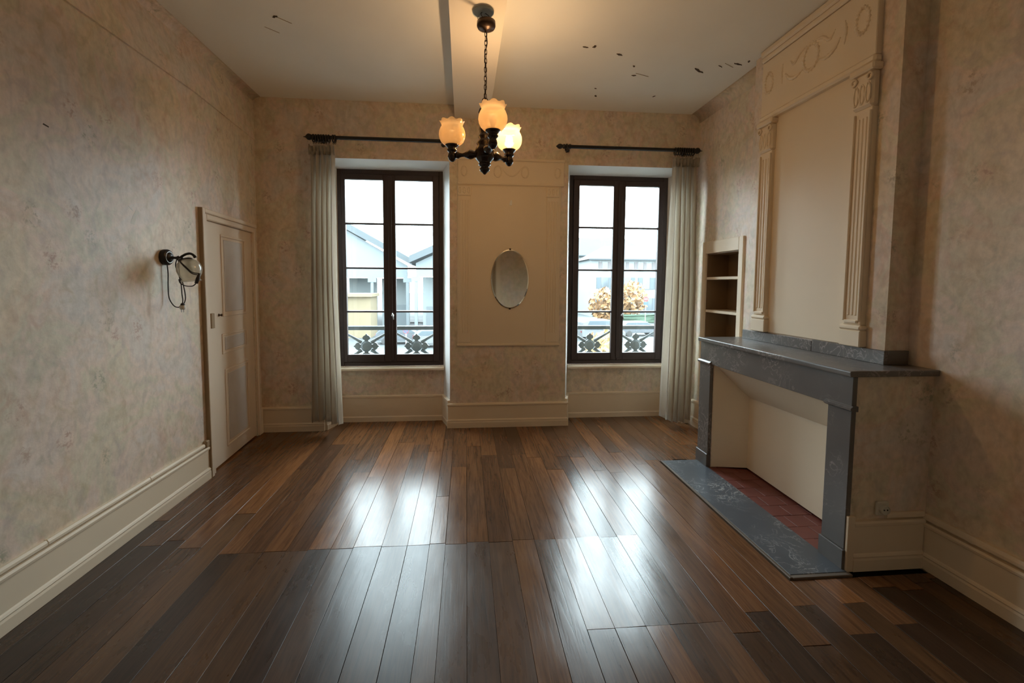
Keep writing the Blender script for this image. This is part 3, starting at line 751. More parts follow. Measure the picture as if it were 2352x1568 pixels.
# ------------------------------------------------------------------ oval mirror
om_ = tag(empty('oval_mirror', (0.451, YB-0.012, 1.25)), 'frameless oval mirror hung on the panelled pier between the windows', 'mirror')
def ell(rx, rz, c, n=48): return [(c[0]+rx*math.cos(2*PI*k/n), c[1]+rz*math.sin(2*PI*k/n)) for k in range(n)]
bm = B(); prism(bm, ell(0.196, 0.305, (0.451, 1.559)), 'y', YB-0.017, YB-0.0125); obj('backing', bm, BRONZE, om_)
bm = B(); c = (0.451, 1.559); a = ell(0.196, 0.305, c); b_ = ell(0.186, 0.295, c)
A0 = [bm.verts.new((x, YB-0.0172, z)) for x, z in a]; A1 = [bm.verts.new((x, YB-0.019, z)) for x, z in a]; A2 = [bm.verts.new((x, YB-0.022, z)) for x, z in b_]
for P_, Q_ in ((A0, A1), (A1, A2)):
    for k in range(48): bm.faces.new((P_[k], P_[(k+1) % 48], Q_[(k+1) % 48], Q_[k]))
bm.faces.new(A2); bm.faces.new(A0[::-1]); obj('mirror_glass', bm, MIRR, om_)
for z in (1.866, 1.252):
    bm = B(); box(bm, 0.441, 0.461, YB-0.025, YB-0.011, z-0.008, z+0.008); obj('clip', bm, BRONZE, om_, bevel=0.003)

# ------------------------------------------------------------------ curtain rods and curtains
def torus(bm, c, ax, R, r, n=16, m=6):
    d, u, v = basis(ax); c = Vector(c)
    tube(bm, [c+(u*math.cos(2*PI*k/n)+v*math.sin(2*PI*k/n))*R for k in range(n)], r, m, closed=True)
def make_rod(x0, x1, z, y, ring_xs, label, finials):
    t = tag(empty('curtain_rod', ((x0+x1)/2, y, z)), label, 'curtain rod')
    bm = B(); lathe(bm, [(0.018, 0), (0.018, x1-x0)], (x0, y, z), (1, 0, 0), 14); obj('rod', bm, BLACK, t, smooth=False)
    for x, s, big in ((x0, -1, finials[0]), (x1, 1, finials[1])):
        k = 1.25 if big else 1.05
        bm = B(); lathe(bm, [(0.016*k, 0), (0.022*k, 0.004), (0.022*k, 0.016), (0.014*k, 0.022), (0.020*k, 0.034), (0.025*k, 0.05), (0.022*k, 0.066), (0.012*k, 0.080), (0.006*k, 0.086), (0, 0.09*k)], (x-s*0.006, y, z), (s, 0, 0), 16); obj('finial', bm, BLACK, t, smooth=True)
    for x in (x0+0.055, x1-0.055):
        bm = B(); lathe(bm, [(0.022, 0), (0.022, 0.008), (0.010, 0.014), (0.009, YB-y-0.015)], (x, YB, z-0.004), (0, -1, 0), 12)
        lathe(bm, [(0.024, -0.009), (0.024, 0.009)], (x, y, z), (1, 0, 0), 14); obj('bracket', bm, BLACK, t, smooth=False)
    for x in ring_xs:
        bm = B(); torus(bm, (x, y, z-0.012), (1, random.uniform(-.12, .12), 0), 0.0335, 0.0065)
        rg = obj('ring', bm, BLACK, t, smooth=True)
        bm = B(); torus(bm, (x, y, z-0.056), (0, 1, 0), 0.006, 0.0022, 10, 5); obj('eyelet', bm, BRONZE, rg, smooth=True)
    return t
make_rod(-1.455, -0.175, 2.903, 4.42, [-1.46+k*0.024 for k in range(7)]+[-1.275, -1.258], 'black curtain rod with crowded rings over the left window', (True, False))
make_rod(0.985, 2.335, 2.893, 4.42, [1.005]+[2.145+k*0.024 for k in range(9)], 'black curtain rod with crowded rings over the right window', (False, True))

def make_curtain(name, top, mid, bot, zt, zb, npl, ph, label, ytop, ybot, amp):
    """pleated cloth; top/mid/bot = (x0,x1); zb function of u"""
    t = tag(empty(name, ((bot[0]+bot[1])/2, ybot, 0.05)), label, 'curtain', 'curtains at the two windows')
    nu, nz = npl*10, 26
    def pos(u, s, y_off=0.0):
        a = min(1, s/0.5); b_ = max(0, (s-0.5)/0.5)
        x0 = top[0]+(mid[0]-top[0])*a+(bot[0]-mid[0])*b_; x1 = top[1]+(mid[1]-top[1])*a+(bot[1]-mid[1])*b_
        z = zt+(zb(u)-zt)*s
        k = 0.55+0.45*min(1, s*2.5)
        aa = 2*PI*npl*u+ph
        y = ytop+(ybot-ytop)*s+amp*k*(math.sin(aa)+0.35*math.sin(2*aa+1.3+2*s)+0.25*math.sin(0.37*aa+s*1.7))
        x = x0+(x1-x0)*u+0.35*amp*k*math.sin(2*aa+0.6)*0.6
        return (x, y+y_off, z)
    bm = B()
    rows = [[bm.verts.new(pos(i/nu, j/nz)) for i in range(nu+1)] for j in range(nz+1)]
    for j in range(nz):
        for i in range(nu): bm.faces.new((rows[j][i], rows[j][i+1], rows[j+1][i+1], rows[j+1][i]))
    bmesh.ops.solidify(bm, geom=list(bm.faces), thickness=0.0016)
    obj('cloth', bm, CURT, t, smooth=True)
    # gathered heading
    bm = B(); n2 = npl*14; R = []
    for j, (dz, k) in enumerate(((-0.03, 1.0), (0.0, 0.75), (0.02, 0.9), (0.045, 1.25), (0.062, 1.5))):
        rw = []
        for i in range(n2+1):
            u = i/n2; aa = 2*PI*npl*1.5*u+ph
            rw.append(bm.verts.new((top[0]-0.006+(top[1]-top[0]+0.012)*u+0.004*math.sin(aa*2), ytop-0.01+amp*0.45*k*math.sin(aa), zt+dz+(0.012*math.sin(aa*0.7+1)*j/4))))
        R.append(rw)
    for a, b_ in zip(R, R[1:]):
        for i in range(n2): bm.faces.new((a[i], a[i+1], b_[i+1], b_[i]))
    bmesh.ops.solidify(bm, geom=list(bm.faces), thickness=0.0015)
    obj('heading', bm, HEADC, t, smooth=True)
    return t
make_curtain('curtain', (-1.50, -1.268), (-1.515, -1.272), (-1.545, -1.235), 2.762, lambda u: 0.125+0.02*math.sin(5*u), 5, 0.4,
             'grey-white pleated curtain drawn to the left of the left window', 4.41, 4.39, 0.046)
make_curtain('curtain', (2.128, 2.385), (2.105, 2.405), (2.075, 2.395), 2.752, lambda u: 0.105-0.055*math.sin(PI*u), 5, 2.2,
             'grey-white pleated curtain drawn to the right of the right window', 4.41, 4.39, 0.046)

# ------------------------------------------------------------------ chandelier
CXc, CYc = 0.115, 2.79
ch = tag(empty('chandelier', (CXc, CYc, 3.17)), 'three-armed dark turned-wood chandelier with amber tulip shades hanging by a chain', 'chandelier')
bm = B(); lathe(bm, [(0.066, 0), (0.066, 0.006), (0.058, 0.010), (0, 0.010)], (0.103, CYc, 3.1695), (0, 0, -1), 32); obj('ceiling_plate', bm, ROSE, ch)
bm = B(); lathe(bm, [(0.0, 0), (0.050, 0.0), (0.057, 0.005), (0.058, 0.030), (0.052, 0.042), (0.030, 0.052), (0.010, 0.057), (0.006, 0.066), (0, 0.068)], (0.122, CYc, 3.116), (0, 0, -1), 28); obj('canopy', bm, BRONZE, ch, smooth=True)
for k, (dx, dy) in enumerate(((-0.03, 0.01), (-0.015, -0.02), (0.012, 0.015), (0.025, -0.005))):
    bm = B(); tube(bm, catmull([(0.103+dx*0.4, CYc+dy*0.4, 3.162), (0.108+dx*1.3, CYc+dy*1.4, 3.140), (0.120+dx, CYc+dy, 3.115)], 5), 0.0022, 6); obj('wire', bm, [STEEL, CORD][k % 2], ch, smooth=True)
# chain
zt, zb_, n = 3.052, 2.655, 15; st = (zt-zb_)/n
def link_mesh():
    bm = B(); L, Wd = st*0.62, 0.0075; pts = []
    for k in range(16):
        a = 2*PI*k/16; pts.append((Wd*math.cos(a), 0, L*math.sin(a) if abs(math.sin(a)) > 0.99 else math.copysign(L-Wd+Wd*abs(math.sin(a)), math.sin(a)) if abs(math.sin(a)) > 1e-6 else 0))
    tube(bm, pts, 0.0022, 6, closed=True)
    me = bpy.data.meshes.new('chain_link'); bm.to_mesh(me); bm.free(); me.materials.append(BRONZE)
    for p in me.polygons: p.use_smooth = True
    return me
lm = link_mesh()
for k in range(n):
    o = link('chain_link', lm, ch); z = zt-st*(k+0.5); o.location = (0.120-0.003*k/n-CXc, 0, z-3.17); o.rotation_euler = (0, 0, (k % 2)*PI/2+0.4)
bm = B(); tube(bm, catmull([(0.122, CYc, 3.055), (0.128, CYc-.004, 2.98), (0.113, CYc+.004, 2.92), (0.117, CYc-.005, 2.86), (0.122, CYc, 2.80), (0.124, CYc+.004, 2.75), (0.117, CYc, 2.70), (0.115, CYc, 2.62)], 5), 0.0028, 6); obj('cable', bm, CORD, ch, smooth=True)
bm = B(); torus(bm, (0.115, CYc, 2.640), (0.3, 1, 0), 0.017, 0.003, 20, 6); obj('hanging_ring', bm, BRONZE, ch, smooth=True)
# turned body
prof = [(0, 2.625), (0.020, 2.622), (0.030, 2.610), (0.026, 2.598), (0.034, 2.590), (0.040, 2.570), (0.028, 2.545), (0.022, 2.52), (0.030, 2.49), (0.036, 2.465), (0.030, 2.440),
        (0.036, 2.430), (0.042, 2.420), (0.034, 2.408), (0.040, 2.398), (0.052, 2.380), (0.044, 2.366), (0.056, 2.350), (0.062, 2.330), (0.054, 2.312), (0.060, 2.300), (0.056, 2.286),
        (0.040, 2.268), (0.034, 2.258), (0.040, 2.250), (0.030, 2.240), (0.024, 2.234), (0.032, 2.224), (0.030, 2.212), (0.014, 2.200), (0.010, 2.194), (0, 2.188)]
bm = B(); lathe(bm, [(r, z) for r, z in prof], (CXc, CYc, 0), (0, 0, 1), 24); obj('body', bm, TURNED, ch, smooth=True)
RA = 0.218
ARMS = []
for ai, (ang, lit) in enumerate(((10, 0), (-110, 0), (130, 1))):
    a = math.radians(ang); d = Vector((math.sin(a), -math.cos(a), 0)); base = Vector((CXc, CYc, 2.318))
    bm = B(); lathe(bm, [(0.012, 0.03), (0.022, 0.055), (0.020, 0.068), (0.026, 0.078), (0.030, 0.095), (0.024, 0.115), (0.014, 0.135), (0.012, 0.150), (0.016, 0.168), (0.022, 0.176), (0.018, 0.190)], base, (d.x, d.y, 0.02), 16)
    arm = obj('arm', bm, TURNED, ch, smooth=True)
    e = base+d*RA
    bm = B(); lathe(bm, [(0, -0.036), (0.010, -0.034), (0.022, -0.022), (0.029, -0.004), (0.024, 0.014), (0.020, 0.022), (0.030, 0.030), (0.034, 0.038), (0.026, 0.046), (0.036, 0.058), (0.044, 0.066), (0.044, 0.072), (0.036, 0.074), (0, 0.074)], e, (0, 0, 1), 20)
    cup = obj('cup', bm, TURNED, arm, smooth=True)
    # tulip shade with a ruffled rim
    bm = B(); z0 = e.z+0.066; S = 40; rings = []
    P = [(0.034, 0), (0.054, 0.008), (0.071, 0.024), (0.081, 0.045), (0.0845, 0.066), (0.082, 0.088), (0.074, 0.108), (0.067, 0.119), (0.066, 0.126), (0.071, 0.138), (0.077, 0.148)]
    for i, (r, z) in enumerate(P):
        rg = []
        for k in range(S):
            th = 2*PI*k/S; ru = max(0, (i-7)/3)
            rr = r*(1+0.05*ru*math.cos(8*th)); zz = z+0.013*ru*abs(math.cos(4*th))-0.008*ru
            rg.append(bm.verts.new((e.x+rr*math.cos(th), e.y+rr*math.sin(th), z0+zz)))
        rings.append(rg)
    for p_, q_ in zip(rings, rings[1:]):
        for k in range(S): bm.faces.new((p_[k], p_[(k+1) % S], q_[(k+1) % S], q_[k]))
    obj('shade', bm, AMBERC if lit else AMBER, arm, smooth=True)
    bm = B(); lathe(bm, [(0.012, 0), (0.013, 0.02), (0.020, 0.038), (0.024, 0.056), (0.020, 0.074), (0.008, 0.084), (0, 0.086)], (e.x, e.y, z0+0.012), (0, 0, 1), 16)
    if lit:
        o = obj('bulb', bm, emissive('lit_bulb', (1.0, 0.72, 0.40), 14.0), arm, smooth=True)
    else:
        o = obj('bulb', bm, frosted('unlit_bulb%d' % ai, (0.8, 0.78, 0.72), 0.5), arm, smooth=True)
    ARMS.append((e, z0, lit, arm))
for k, (e, z0, lit, arm) in enumerate(ARMS):
    l = bpy.data.lights.new('bulb_and_glow_light', 'POINT'); l.energy = (0.42, 0.24, 17.0)[k]; l.color = (1.0, 0.63, 0.32); l.shadow_soft_size = 0.03  # weak lights added in the two unlit shades to make their glass glow
    o = bpy.data.objects.new('bulb_and_glow_light', l); COL.objects.link(o); o.parent = arm
    o.location = Vector((e.x, e.y, z0+0.098))-OFF[arm.name]

# ------------------------------------------------------------------ wall lamp with dangling cord
wlm = tag(empty('wall_lamp', (XL, 3.07, 1.67)), 'black wall lamp with clear globe shade and looped brown cord', 'wall lamp')
bm = B(); lathe(bm, [(0.050, 0), (0.052, 0.006), (0.052, 0.026), (0.046, 0.034), (0.034, 0.036), (0.030, 0.042), (0.020, 0.048), (0.010, 0.052), (0, 0.052)], (XL, 3.07, 1.668), (1, 0, 0), 28); obj('backplate', bm, BLACK, wlm, smooth=True)
bm = B(); torus(bm, (XL+0.036, 3.07, 1.668), (1, 0, 0), 0.036, 0.0025, 28, 6); obj('plate_ring', bm, STEEL, wlm, smooth=True)
yS = 3.07
bm = B(); lathe(bm, [(0.010, 0.04), (0.012, 0.055), (0.008, 0.065), (0.010, 0.08), (0.016, 0.09), (0.010, 0.10), (0.011, 0.115), (0.0, 0.12)], (XL, yS, 1.668), (1, 0, -0.05), 14); obj('arm', bm, BLACK, wlm, smooth=True)
bm = B(); tube(bm, catmull([(-1.888, yS, 1.664), (-1.868, yS, 1.678), (-1.845, yS, 1.690), (-1.82, yS, 1.694), (-1.80, yS, 1.684), (-1.788, yS, 1.668)], 6), [0.007]*4+[0.008]*23+[0.010]*4, 8); obj('hook_arm', bm, BLACK, wlm, smooth=True)
bm = B(); tube(bm, [(-1.90, yS, 1.656), (-1.862, yS, 1.655), (-1.83, yS, 1.662)], [0.008, 0.009, 0.008], 8); obj('hinge', bm, BLACK, wlm, smooth=True)
ax = Vector((0.12, 0, -1)).normalized(); top = Vector((-1.838, yS, 1.662))
bm = B(); lathe(bm, [(0.0, -0.006), (0.020, -0.004), (0.030, 0.004), (0.034, 0.012), (0.030, 0.014)], top, ax, 20); obj('shade_holder', bm, BLACK, wlm, smooth=True)
bm = B(); lathe(bm, [(0.030, 0.006), (0.046, 0.014), (0.064, 0.034), (0.072, 0.060), (0.073, 0.080), (0.066, 0.106), (0.056, 0.124), (0.050, 0.134), (0.052, 0.142), (0.060, 0.150)], top, ax, 28, cap=False); obj('globe_shade', bm, SMOKE, wlm, smooth=True)
bm = B(); lathe(bm, [(0.008, 0.01), (0.010, 0.03), (0.022, 0.06), (0.022, 0.075), (0.012, 0.092), (0, 0.095)], top, ax, 14); obj('bulb', bm, frosted('clear_bulb', (0.8, 0.78, 0.72), 0.6), wlm, smooth=True)
def cord(pts, r=0.0034): 
    bm = B(); tube(bm, catmull(pts, 6), r, 6); return obj('cord', bm, CORD, wlm, smooth=True)
xs = -1.955
cord([(XL+0.02, 3.068, 1.62), (XL+0.022, 3.07, 1.56), (XL+0.02, 3.068, 1.47), (XL+0.022, 3.07, 1.40), (XL+0.04, 3.08, 1.352), (-1.925, 3.09, 1.337), (-1.895, 3.09, 1.347), (-1.872, 3.085, 1.385), (-1.868, 3.08, 1.43), (-1.880, 3.08, 1.50), (-1.895, 3.075, 1.56), (-1.895, 3.07, 1.652)])
cord([(-1.905, 3.07, 1.655), (-1.908, 3.06, 1.61), (-1.890, 3.06, 1.55), (-1.878, 3.06, 1.49), (-1.876, 3.06, 1.43), (-1.872, 3.06, 1.39), (-1.874, 3.06, 1.365)])
cord([(-1.872, 3.055, 1.66), (-1.850, 3.00, 1.652), (-1.826, 2.984, 1.630), (-1.796, 2.983, 1.602), (-1.761, 2.983, 1.569), (-1.721, 2.985, 1.561)])
cord([(-1.868, 3.055, 1.655), (-1.842, 3.0, 1.638), (-1.816, 2.983, 1.614), (-1.785, 2.982, 1.583), (-1.762, 2.982, 1.561), (-1.731, 2.984, 1.553)])
cord([(-1.740, 2.985, 1.500), (-1.752, 2.987, 1.488), (-1.772, 2.99, 1.479), (-1.812, 2.99, 1.482), (-1.843, 2.995, 1.499), (-1.872, 3.03, 1.520), (-1.885, 3.06, 1.525)])
bm = B(); tube(bm, [(-1.740, 2.985, 1.498), (-1.730, 2.985, 1.525), (-1.717, 2.985, 1.562)], [0.010, 0.012, 0.007], 8); obj('cord_switch', bm, CORD, wlm, smooth=True)
bm = B(); lathe(bm, [(0.004, 0), (0.010, 0.004), (0.013, 0.014), (0.013, 0.016)], (-1.874, 3.06, 1.368), (0, 0, -1), 12); obj('plug_cap', bm, CORD, wlm, smooth=True)
pl = B(); lathe(pl, [(0.013, 0.0), (0.018, 0.006), (0.016, 0.022), (0.012, 0.028)], (-1.876, 3.06, 1.352), (0, 0, -1), 12); po = obj('plug', pl, WHITEP, wlm, smooth=True)
for dx in (-0.007, 0.007):
    bm = B(); lathe(bm, [(0.0022, 0), (0.0022, 0.018)], (-1.876+dx, 3.06, 1.324), (0, 0, -1), 8); obj('pin', bm, STEEL, po)

# ------------------------------------------------------------------ outside: railings
def make_rail(x0, x1, centers, label):
    y = 5.2
    t = tag(empty('balcony_railing', ((x0+x1)/2, y, 0.597)), label, 'railing')
    bm = B(); box(bm, x0, x1, y-0.02, y+0.02, 0.962, 1.010); obj('handrail', bm, IRON, t, bevel=0.006)
    bm = B(); box(bm, x0, x1, y-0.012, y+0.012, 0.597, 0.625); obj('bottom_rail', bm, IRON, t, bevel=0.004)
    for xc in centers:
        p = B(); zc = 0.772
        # rosette boss
        lathe(p, [(0, -0.03), (0.042, -0.026), (0.065, -0.010), (0.065, 0.010), (0.042, 0.026), (0, 0.03)], (xc, y, zc), (0, 1, 0), 20)
        m = obj('rosette', p, IRON, t, smooth=False)
        for k in range(4):
            a = PI/2*k+PI/2
            pts = [(-0.024, 0.04), (-0.024, 0.085), (-0.048, 0.098), (-0.052, 0.120), (-0.034, 0.142), (-0.016, 0.150), (0, 0.172), (0.016, 0.150), (0.034, 0.142), (0.052, 0.120), (0.048, 0.098), (0.024, 0.085), (0.024, 0.04)]
            q = B(); ca, sa = math.cos(a-PI/2), math.sin(a-PI/2)
            kk = 0.86
            prism(q, [(xc+(px*ca-pz*sa)*kk, zc+(px*sa+pz*ca)*kk) for px, pz in pts], 'y', y-0.011, y+0.011); obj('leaf', q, IRON, m)
        for sx in (-1, 1):
            for sz in (-1, 1):
                q = B(); tube(q, [(xc+sx*0.055, y, zc+sz*0.045), (xc+sx*0.12, y, zc+sz*0.085), (xc+sx*0.28, y, zc+sz*0.175)], [0.022, 0.017, 0.011], 8); obj('diagonal_bar', q, IRON, m, smooth=True)
    for xc in [centers[0]-0.292]+[c+0.292 for c in centers]:
        q = B(); lathe(q, [(0, -0.02), (0.03, -0.016), (0.036, 0), (0.03, 0.016), (0, 0.02)], (xc, y, 0.935), (0, 1, 0), 14); obj('knuckle', q, IRON, t)
        q = B(); box(q, xc-0.010, xc+0.010, y-0.010, y+0.010, 0.597, 0.965); obj('baluster', q, IRON, t)
    return t
make_rail(-1.55, -0.10, (-1.166, -0.586), 'grey iron balcony railing with flower rosettes outside the left window')
make_rail(1.0, 2.55, (1.505, 2.084), 'grey iron balcony railing with flower rosettes outside the right window')

# ------------------------------------------------------------------ outside: street and buildings
GZ = -3.6
bm = B(); box(bm, -150, 160, 6.0, 260, GZ-0.5, GZ); tag(struct('street', bm, ASPH), 'pale wet street and car park below the windows')
bm = B(); box(bm, -10, 60, 58, 66, GZ, GZ+0.12); tag(struct('pavement', bm, STONE), 'pavement in front of the far house')
def house(name, x0, x1, y, dep, ze, zr, hip, wall, roof, label, rows, sh):
    t = tag(empty(name, ((x0+x1)/2, y, GZ)), label, 'building')
    bm = B(); box(bm, x0, x1, y, y+dep, GZ, ze); obj('wall', bm, wall, t)
    ov = 0.5; ym = y+dep/2
    bm = B()
    v = [bm.verts.new(p) for p in ((x0-ov, y-ov, ze), (x1+ov, y-ov, ze), (x1+ov, y+dep+ov, ze), (x0-ov, y+dep+ov, ze), (x0+hip, ym, zr), (x1-hip, ym, zr))]
    for f in ((0, 1, 5, 4), (1, 2, 5), (2, 3, 4, 5), (3, 0, 4), (3, 2, 1, 0)): bm.faces.new([v[i] for i in f])
    obj('roof', bm, roof, t)
    bm = B(); box(bm, x0-ov, x1+ov, y-ov-0.12, y-ov, ze-0.15, ze+0.05); obj('gutter', bm, SLATE, t)
    for z0, z1, xs_, ww, sm in rows:
        for x in xs_:
            bm = B(); box(bm, x-ww/2-0.08, x+ww/2+0.08, y-0.06, y+0.05, z0-0.08, z1+0.08); wdw = obj('window', bm, SWHT, t)
            bm = B(); box(bm, x-ww/2, x+ww/2, y-0.10, y-0.05, z0, z1); obj('pane', bm, PANEX, wdw)
            for s in (-1, 1):
                bm = B(); xa = x+s*(ww/2+0.08); box(bm, min(xa, xa+s*ww*0.55), max(xa, xa+s*ww*0.55), y-0.10, y-0.03, z0, z1); obj('shutter', bm, sm, wdw)
    return t
house('house', 20.3, 34.0, 70, 9, 5.75, 8.3, 3.5, RENDERW, RTILE, 'pale three-storey house with shuttered windows across the street',
      ((3.9, 5.3, (22.6, 25.6, 28.6, 31.6), 0.9, SHUTR), (0.9, 2.8, (22.6, 26.4, 29.6, 32.4), 1.2, SHUTB), (-3.0, -0.6, (22.6, 26.4, 30.0), 1.4, SHUTB)), 0)
house('house', 10.0, 38.5, 86, 12, 7.4, 11.6, 5.0, RENDERW, SLATE, 'wide slate-roofed house behind the shuttered one',
      ((4.2, 6.0, (13, 17, 36), 1.2, SHUTB),), 0)
# two market halls with gables
def hall(x0, x1, y, dep, ze, zr, label, xr=None):
    xr = (x0+x1)/2 if xr is None else xr
    t = tag(empty('market_hall', (xr, y, GZ)), label, 'building')
    bm = B(); hexa(bm, [(x0-.6, y-.8, ze), (xr, y-.8, zr), (x1+.6, y-.8, ze), (x1+.6, y-.8, ze+.7), (xr, y-.8, zr+.8), (x0-.6, y-.8, ze+.7)],
                   [(x0-.6, y+dep, ze), (xr, y+dep, zr), (x1+.6, y+dep, ze), (x1+.6, y+dep, ze+.7), (xr, y+dep, zr+.8), (x0-.6, y+dep, ze+.7)]); obj('roof', bm, HALLR, t)
    bm = B(); prism(bm, [(x0, ze-1.4), (x1, ze-1.4), (x1, ze), (xr, zr), (x0, ze)], 'y', y, y+0.3); obj('gable', bm, HALLM, t)
    n = 6
    for k in range(n):
        x = x0+(x1-x0)*k/(n-1)
        bm = B(); box(bm, x-0.16, x+0.16, y-0.16, y+0.16, GZ, ze-1.4); box(bm, x-0.45, x+0.45, y-0.2, y+0.2, ze-1.9, ze-1.4); obj('column', bm, HALLM, t)
    for k in range(n-1):
        xa = x0+(x1-x0)*k/(n-1)+0.3; xb = x0+(x1-x0)*(k+1)/(n-1)-0.3
        bm = B(); box(bm, xa, xb, y+4.0, y+4.2, GZ, ze-1.4); w_ = obj('bay_wall', bm, RENDERW, t)
        bm = B(); box(bm, xa+.4, xb-.4, y+3.9, y+4.0, GZ, GZ+2.6); obj('bay_door', bm, HALLM, w_)
    return t
hall(-26.0, -6.6, 50, 30, 3.6, 9.6, 'large grey gabled market hall on the left', xr=-17.0)
hall(-5.2, 8.0, 46, 30, 3.7, 7.4, 'smaller grey gabled market hall on the right', xr=2.6)
bm = B(); box(bm, -16.5, -9.0, 42, 45, GZ, 0.3); box(bm, -16.7, -8.8, 41.6, 45.2, 0.3, 0.6)
tag(obj('kiosk', bm, RENDERY, at=(-12.7, 43.5, GZ)), 'low yellow kiosk in front of the large market hall', 'kiosk')

def tree(x, y, zc, rx, rz, mat, label, n=900, leaf=0.35):
    t = tag(empty('autumn_tree', (x, y, GZ)), label, 'tree')
    bm = B(); tube(bm, catmull([(x, y, GZ), (x+.1, y, (GZ+zc)/2), (x-.05, y+.1, zc+rz*0.5)], 4), [0.22, 0.21, 0.2, 0.18, 0.16, 0.12, 0.1, 0.08, 0.05], 8); obj('trunk', bm, BARK, t, smooth=True)
    rnd = random.Random(int(x*100+y)); bm = B()
    for _ in range(n):
        while True:
            p = Vector((rnd.uniform(-1, 1), rnd.uniform(-1, 1), rnd.uniform(-1, 1)))
            if 0.25 < p.length < 1: break
        c = Vector((x+p.x*rx, y+p.y*rx, zc+p.z*rz)); a = Vector((rnd.gauss(0, 1), rnd.gauss(0, 1), rnd.gauss(0, 1))).normalized(); b_ = a.orthogonal().normalized()
        s = leaf*rnd.uniform(0.6, 1.3)
        bm.faces.new([bm.verts.new(c+a*s), bm.verts.new(c+b_*s*0.6), bm.verts.new(c-a*s), bm.verts.new(c-b_*s*0.6)])
    tag(obj('foliage', bm, mat, t), kind='stuff')
tree(-7.3, 23.0, -2.3, 1.2, 1.9, LEAFY, 'small yellow autumn tree below the left window', 420, 0.16)
tree(6.6, 20.0, -2.2, 1.1, 1.6, LEAFY, 'small yellow autumn tree below the right window', 420, 0.16)
tree(9.0, 28.0, -3.0, 1.3, 1.5, LEAFO, 'low orange autumn tree beside the yellow one', 300, 0.2)
tree(23.0, 60.0, -0.4, 2.6, 2.6, LEAFO, 'orange autumn tree in front of the shuttered house', 600, 0.4)
tree(29.0, 55.0, 0.4, 2.5, 2.9, LEAFY, 'yellow autumn tree near the round road sign', 700, 0.38)
tree(-14.6, 37.5, 0.0, 2.6, 2.4, LEAFY, 'yellow autumn tree in front of the kiosk', 600, 0.4)
tree(16.8, 52.0, -0.8, 1.8, 2.0, LEAFO, 'orange autumn tree left of the shuttered house', 420, 0.36)
bm = B(); box(bm, 19, 34, 57.4, 58.2, GZ, GZ+1.1)
bmesh.ops.subdivide_edges(bm, edges=list(bm.edges), cuts=8, use_grid_fill=True)
for v in bm.verts: v.co += Vector((random.uniform(-.15, .15), random.uniform(-.15, .15), random.uniform(-.12, .12)))
tag(obj('hedge', bm, HEDGE, at=(26.5, 57.8, GZ)), 'low green hedge in front of the shuttered house', 'hedge')

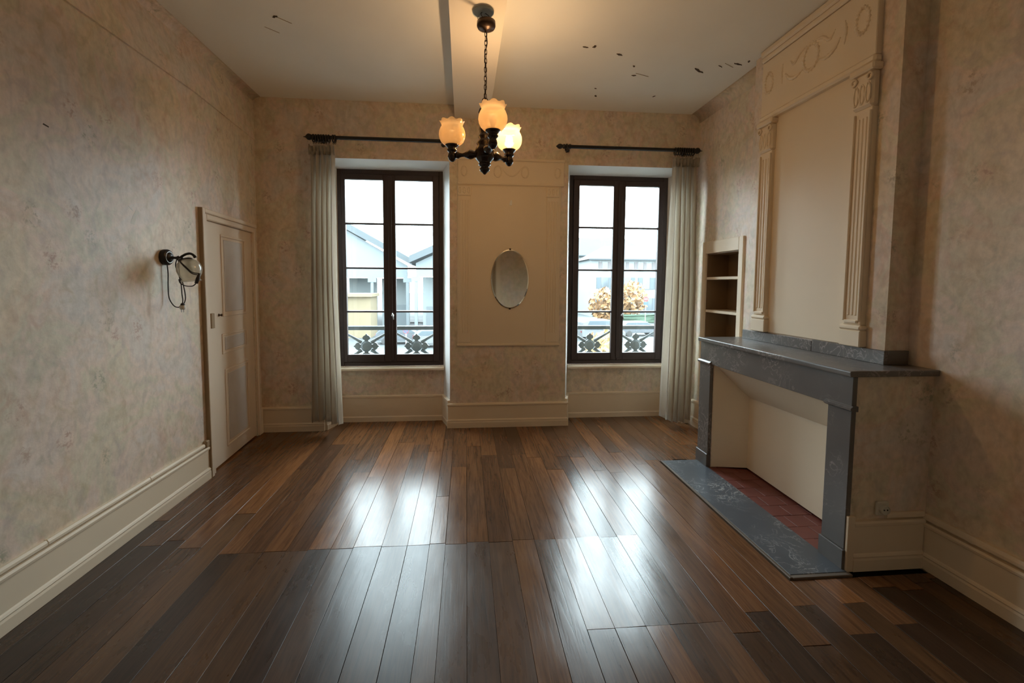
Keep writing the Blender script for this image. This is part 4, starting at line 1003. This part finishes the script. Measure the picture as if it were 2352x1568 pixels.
def car(x, y, rz, mat, label, van=False):
    t = empty('parked_car', (0, 0, 0))
    h = 1.9 if van else 1.45
    prof = [(-2.1, 0.35), (2.1, 0.35), (2.15, 0.75), (1.9, 0.9), (1.2, 0.95), (0.6, h), (-1.5, h), (-2.05, 1.0 if not van else h-0.2), (-2.12, 0.8)]
    bm = B(); prism(bm, prof, 'y', -0.85, 0.85); obj('body', bm, mat, t, bevel=0.06, segs=2)
    bm = B(); prism(bm, [(1.08, 1.0), (0.58, h-0.08), (-1.4, h-0.08), (-1.85, 1.02)], 'y', -0.87, 0.87); obj('side_windows', bm, PANEX, t)
    for wx in (-1.3, 1.35):
        for wy in (-0.86, 0.70):
            bm = B(); lathe(bm, [(0, 0), (0.2, 0), (0.33, 0.02), (0.33, 0.16), (0, 0.16)], (wx, wy, 0.33), (0, 1, 0), 16); obj('wheel', bm, TYRE, t)
    for wy in (-0.7, 0.5):
        bm = B(); box(bm, -2.16, -2.08, wy, wy+0.2, 0.75, 0.9); obj('tail_lamp', bm, TAIL, t)
    t.location = (x, y, GZ); t.rotation_euler = (0, 0, rz); OFF[t.name] = Vector((x, y, GZ))
    tag(t, label, 'car', 'cars parked in the street'); return t
car(12.6, 40.0, 0.1, CARW, 'white van parked left of the right window view', True)
car(17.5, 43.0, 0.05, CARG, 'grey car parked beyond the white van')
car(16.5, 31.0, 1.2, CARW, 'white car parked low in the right window view')
car(9.2, 22.0, 2.6, CARG, 'grey car parked behind the right railing')
car(-5.5, 38.0, 0.0, CARG, 'grey car parked before the left market hall')
car(-2.2, 36.0, 0.1, CARW, 'white car parked before the right market hall')

def sign(x, y, z, r, kind, label):
    t = tag(empty('road_sign', (x, y, GZ)), label, 'road sign')
    bm = B(); lathe(bm, [(0.04, 0), (0.04, z+r-GZ)], (x, y+0.05, GZ), (0, 0, 1), 10); obj('pole', bm, STEEL, t)
    bm = B(); lathe(bm, [(r, 0), (r, 0.02), (0, 0.02)], (x, y, z), (0, -1, 0), 28); obj('disc', bm, SRED, t)
    if kind == 'parking':
        bm = B(); lathe(bm, [(r*0.76, 0), (r*0.76, 0.01), (0, 0.01)], (x, y-0.02, z), (0, -1, 0), 28); obj('field', bm, SBLUE, t)
        bm = B(); ca = math.sqrt(.5); q = r*0.76; w_ = r*0.1
        prism(bm, [(x-q*ca-w_*ca, z+q*ca-w_*ca), (x-q*ca+w_*ca, z+q*ca+w_*ca), (x+q*ca+w_*ca, z-q*ca+w_*ca), (x+q*ca-w_*ca, z-q*ca-w_*ca)], 'y', y-0.04, y-0.03); obj('slash', bm, SRED, t)
    else:
        bm = B(); box(bm, x-r*0.75, x+r*0.75, y-0.04, y-0.02, z-r*0.22, z+r*0.22); obj('bar', bm, SWHT, t)
        bm = B(); box(bm, x-r*0.9, x+r*0.9, y-0.03, y+0.0, z-r*2.3, z-r*1.15); obj('plate', bm, SBLUE, t)
sign(-3.55, 26.0, -1.25, 0.17, 'parking', 'round red and blue no-parking sign beyond the left railing')
sign(21.2, 50.0, -0.1, 0.30, 'noentry', 'round red sign with white bar and blue plate below by the hedge')
